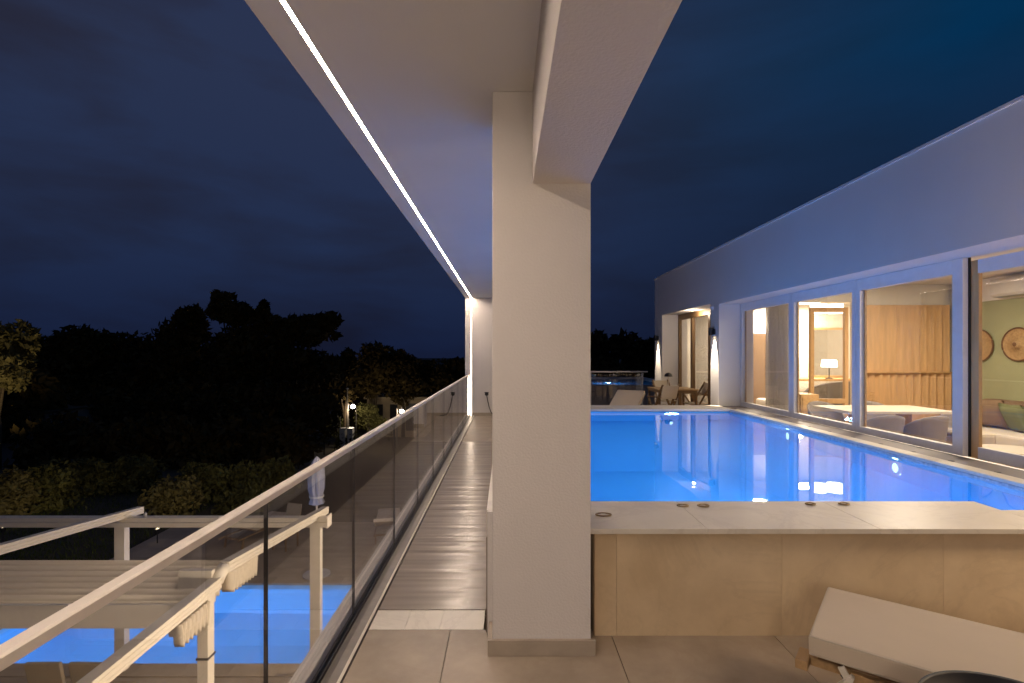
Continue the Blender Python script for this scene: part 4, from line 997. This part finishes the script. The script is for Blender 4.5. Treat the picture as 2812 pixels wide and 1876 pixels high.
px_tree(1010, 58, [(990, 855, 32, 26), (1040, 850, 36, 28), (1010, 885, 60, 30)], 'dark tree just left of the end wall', seed=10)
px_tree(1085, 60, [(1070, 850, 40, 28), (1110, 850, 40, 26), (1090, 890, 60, 35)], 'dark tree partly behind the end wall', seed=11)
px_tree(1400, 42, [(1375, 800, 28, 36), (1420, 790, 32, 34), (1400, 850, 60, 40)], 'dark tree beyond the far terrace beside the column', seed=12, n=80)
px_tree(1480, 44, [(1470, 810, 32, 32), (1510, 805, 36, 30), (1480, 850, 60, 40)], 'dark tree beyond the far terrace beside the villa', seed=13, n=80)
# understorey masses
for i, (xd, Y, yt, rx, lb) in enumerate(((60, 38, 900, 95, 'dark thicket below the lit tree'), (220, 34, 930, 110, 'dark thicket above the left half of the awning frame'), (390, 36, 920, 110, 'dark thicket under the twin-topped tree'),
                                    (560, 34, 900, 110, 'dark thicket under the tallest tree'), (690, 38, 915, 75, 'dark thicket under the leaning pine'), (150, 26, 985, 130, 'nearer dark shrubbery left of the awning frame'), (380, 25, 985, 130, 'nearer dark shrubbery behind the middle bushes'), (600, 26, 985, 120, 'nearer dark shrubbery behind the parasol'))):
    px_tree(xd, Y, [(xd - rx * .5, yt + 25, rx * .5, 45), (xd + rx * .1, yt + 15, rx * .5, 50), (xd + rx * .6, yt + 30, rx * .5, 45), (xd, yt + 75, rx, 40)], lb, seed=20 + i, name='thicket', cat='shrub', group='dark thickets', n=45, leaf=0.24)
for i, (xd, Y, yt, rx, lb) in enumerate(((80, 48, 850, 110, 'distant black tree line behind the lit tree'), (280, 52, 830, 120, 'distant black tree line behind the rounded tree'), (480, 50, 820, 110, 'distant black tree line behind the jagged tree'),
                                    (650, 54, 835, 110, 'distant black tree line behind the leaning pine'), (900, 64, 880, 120, 'distant black tree line behind the low house'), (40, 31, 880, 90, 'black tree mass in front of the dim white house'))):
    px_tree(xd, Y, [(xd - rx * .6, yt + 30, rx * .5, 50), (xd, yt + 25, rx * .55, 50), (xd + rx * .6, yt + 30, rx * .5, 50), (xd, yt + 85, rx, 50)], lb, seed=70 + i, n=50, leaf=0.34)
for i, (xd, Y, yt, rx, lb) in enumerate(((770, 51.5, 950, 22, 'shrub lit by the left street lamp'), (842, 52, 925, 22, 'leafy tree between the two street lamps'), (872, 52, 955, 24, 'shrub under the low house wall'), (800, 46.5, 990, 30, 'low shrub in front of the poles'))):
    px_tree(xd, Y, [(xd - rx * .4, yt + 16, rx * .6, 16), (xd + rx * .4, yt + 20, rx * .6, 16), (xd, yt + 40, rx, 22)], lb, m=leaf_mid, seed=90 + i, name='bush', cat='bush', group='shrubs by the street lamps', n=60, leaf=0.12, tr=0.07)
# garden bushes lit by the terrace
for i, (xd, Y, yt, rx, m, lb) in enumerate(((35, 15.5, 1095, 38, leaf_lit, 'spiky bush in the lit leaf tone at the left edge above the awning beam'), (110, 16.0, 1078, 48, leaf_mid, 'olive green bush second from the left edge'), (215, 18.0, 1062, 60, leaf_mid, 'dim wide bush left of the raised awning rail'),
                                         (310, 18.5, 1055, 50, leaf_mid, 'dim bush above the end of the raised awning rail'), (395, 15.5, 1105, 50, leaf_lit, 'round bush in the lit leaf tone right of the awning rail end'), (470, 17.0, 1070, 52, leaf_mid, 'dim bush left of the parasol, tall one'),
                                         (560, 17.5, 1075, 50, leaf_mid, 'dim bush halfway between round bush and parasol'), (640, 18.0, 1068, 45, leaf_mid, 'dim bush just left of the parasol'), (560, 15.6, 1130, 55, leaf_mid, 'low bush in front of the dim ones'))):
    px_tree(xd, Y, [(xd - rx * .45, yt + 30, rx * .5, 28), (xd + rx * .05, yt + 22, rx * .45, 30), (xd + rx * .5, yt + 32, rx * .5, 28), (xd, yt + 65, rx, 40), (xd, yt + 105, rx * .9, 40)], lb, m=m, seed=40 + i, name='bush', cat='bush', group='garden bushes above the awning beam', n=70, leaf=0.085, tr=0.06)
# garden spotlight for the left tree
def spot_stake(x, y, p, aim, label):
    z = ground_z(x, y); t = thing('garden_spotlight', label, 'garden light', (x, y, z), 0, 'garden spotlights')
    MB().tube([(0, 0, 0), (0, 0, 0.3)], 0.015, 8).build('stake', dark_metal, t)
    MB().lathe([(0.05, 0.30), (0.07, 0.42), (0.06, 0.42)], n=16, cap=False).build('housing', dark_metal, t)
    MB().lathe([(0.001, 0.40), (0.055, 0.40)], n=16, cap=False).build('lens', tiny_glow, t)
    d = Vector(aim) - Vector((x, y, z + 0.45)); l = lamp('garden_lamp', 'SPOT', (0, 0, 0.45), p, (1, 0.78, 0.42), t, 0.05, d.to_track_quat('-Z', 'Y').to_euler(), spot_size=R(60), spot_blend=0.8)
X_, Z_ = P(10, 830, 26)
spot_stake(X_ + 3.0, 21.5, 620, (X_ + 0.3, 26, Z_), 'garden spotlight aimed up at the left tree')
spot_stake(-12.5, 13.0, 55, (-14.5, 16, -2.4), 'garden spotlight at the bushes near the left edge')
spot_stake(-8.6, 12.9, 40, (-9.8, 16.2, -2.4), 'garden spotlight at the bushes by the awning rail end')

# ================================================================== DISTANT BUILDINGS AND LAMPS
def lamp_post(xd, yd, Y, label, h_arm=1.0, p=130):
    x, z = P(xd, yd, Y); z0 = ground_z(x, Y)
    t = thing('street_lamp', label, 'street lamp', (x, Y, z0), 0, 'lit street lamps in the distance')
    MB().tube([(-0.45, 0, -0.1), (-0.45, 0, z - z0 + 0.3)], [0.09, 0.06], 8).build('pole', channel_m, t)
    MB().tube([(-0.45, 0, z - z0 + 0.25), (0, -0.02, z - z0 + 0.15)], 0.04, 6).build('arm', channel_m, t)
    MB().lathe([(0.05, 0.30), (0.14, 0.26), (0.16, 0.20)], (0, 0, z - z0), 14, cap=False).build('housing', grey_alu, t)
    MB().lathe([(0.001, -0.18)] + [(0.21 * math.cos(R(q)), 0.17 * math.sin(R(q))) for q in range(-60, 90, 20)], (0, 0, z - z0), 14, cap=False).build('lens', street_glow, t, smooth=True)
    lamp('street_light', 'POINT', (0.2, -1.2, z - z0 - 0.3), p, (1, 0.78, 0.52), t, 0.15)
lamp_post(810, 933, 50, 'bright street lamp on a pole left of the low house')
lamp_post(922, 944, 50, 'bright street lamp just above the handrail beside the low house')
def mast(xd, ya, yb, Y, r, label):
    x, z1 = P(xd, ya, Y); z0 = ground_z(x, Y)
    t = thing('utility_pole', label, 'pole', (x, Y, z0), 0, 'thin poles near the street lamps')
    MB().tube([(0, 0, -0.1), (0, 0, z1 - z0)], [r, r * 0.7], 8).build('shaft', channel_m, t)
    MB().lathe([(r * 1.3, 0), (r * 1.3, 0.08), (0.001, 0.14)], (0, 0, z1 - z0), 8, cap=False).build('cap', grey_alu, t)
mast(797, 893, 1010, 49, 0.10, 'tallest thin pole beside the left street lamp'); mast(775, 935, 1010, 48, 0.06, 'short thin pole left of the street lamps'); mast(817, 938, 1010, 47.5, 0.05, 'thin pole right of the left street lamp'); mast(781, 930, 1010, 49.5, 0.05, 'thin pole between the short and the tallest pole')
# low house behind lamps
Yh = 56; xa, zt_ = P(842, 915, Yh); xb, _ = P(975, 915, Yh); z0 = ground_z(xa, Yh) - 0.2
h = thing('low_house', 'low flat-roofed house lit by the street lamps', 'building', ((xa + xb) / 2, Yh, z0)); hw = (xb - xa) / 2; hz = zt_ - z0
hm = pm('far_house_render', (0.42, 0.33, 0.22), 0.9, 0.15, 1)
MB().box(-hw, hw, 0, 5, 0, hz).build('wall', hm, h)
MB().box(-hw - 0.25, hw + 0.25, -0.35, 5.2, hz + 0.001, hz + 0.22).build('roof', hm, h)
MB().box(hw * 0.35, hw * 0.7, -0.06, -0.001, 0.9, hz - 0.5).build('door', dark_metal, h)
for x in (-hw * 0.7, -hw * 0.2): MB().box(x, x + 0.8, -0.05, -0.001, 1.3, hz - 0.6).build('window', dark_metal, h)
# pale small buildings near lamps
for i, (xd, lb) in enumerate(((785, 'small pale shed below the tallest pole'), (803, 'small pale shed below the left street lamp'))):
    x, z = P(xd, 985, 46); z0 = ground_z(x, 46)
    s = thing('shed', lb, 'shed', (x, 46, z0), 0, 'pale sheds by the poles'); 
    MB().box(-0.22, 0.22, 0, 0.6, 0, max(0.8, z - z0)).build('wall', white_fabric, s); MB().box(-0.24, 0.24, -0.02, 0.62, max(0.8, z - z0) + 0.001, max(0.8, z - z0) + 0.08).build('roof', grey_alu, s)
# dim white house far left
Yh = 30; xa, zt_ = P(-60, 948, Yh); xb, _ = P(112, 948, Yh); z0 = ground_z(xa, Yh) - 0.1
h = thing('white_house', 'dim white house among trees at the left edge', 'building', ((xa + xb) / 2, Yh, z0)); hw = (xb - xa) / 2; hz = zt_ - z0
MB().box(-hw, hw, 0, 4, 0, hz).build('wall', pm('dimmed_white_render', (0.16, 0.15, 0.15), 0.9), h)  # white walls darkened in the colour for their dim night look
MB().box(-hw - 0.1, hw + 0.1, -0.1, 4.1, hz + 0.001, hz + 0.1).build('roof', soil, h)
for x in (hw * 0.36, hw * 0.64): MB().box(x, x + 0.25, -0.03, -0.001, hz - 0.75, hz - 0.25).build('window', dark_metal, h)
# tiny garden lights in the dark trees
for xd, yd, Y, lb in ((735, 1188, 28, ''),):
    pass
for xd, yd, Y, r, lb in ((616, 994, 30, 0.07, 'tiny warm garden light low in the trees'), (743, 967, 45, 0.05, 'tiny garden light left of the poles'), (745, 1000, 45, 0.05, 'tiny garden light low beside the poles')):
    x, z = P(xd, yd, Y); z0 = ground_z(x, Y)
    t = thing('bollard_light', lb, 'garden light', (x, Y, z0), 0, 'tiny lights in the dark garden')
    hh = max(0.3, z - z0)
    MB().tube([(0, 0, 0), (0, 0, hh - r)], 0.03, 8).build('post', dark_metal, t)
    MB().lathe([(0.001, -r)] + [(r * math.cos(R(q)), r * math.sin(R(q))) for q in range(-60, 90, 30)] + [(0.001, r)], (0, 0, hh), 12, cap=False).build('lens', tiny_glow, t, smooth=True)
# neighbouring terrace with its own pool beyond far railing
nb = thing('neighbour_pool', 'dark blue pool of the next villa beyond the far railing', 'swimming pool', (0, 0, 0))
x0n, x1n, y0n, y1n, zn = 2.2, 6.6, 20.0, 26.0, EYE - 1.28
MB().box(x0n - 0.3, x0n, y0n - 0.3, y1n + 0.3, zn - 1, zn + 0.05).box(x1n, x1n + 0.3, y0n - 0.3, y1n + 0.3, zn - 1, zn + 0.05).box(x0n, x1n, y0n - 0.3, y0n, zn - 1, zn + 0.05).box(x0n, x1n, y1n, y1n + 0.3, zn - 1, zn + 0.05).build('coping', plinth_m, nb)
MB().box(x0n, x1n, y0n, y1n, zn - 1.0, zn - 0.8).build('basin', pool_m, nb)
MB().box(x0n - 0.3, x1n + 0.3, y0n - 0.3, y1n + 0.3, ZL - 0.5, zn - 1.001).build('base_wall', soil, nb)
lamp('neighbour_lamp', 'POINT', (4.4, 22.5, zn - 0.4), 60, PBLUE, nb, 0.1)
struct(MB().add([(x0n, y0n, zn), (x1n, y0n, zn), (x1n, y1n, zn), (x0n, y1n, zn)], [(0, 1, 2, 3)]).build('water', water_m, recalc=False))
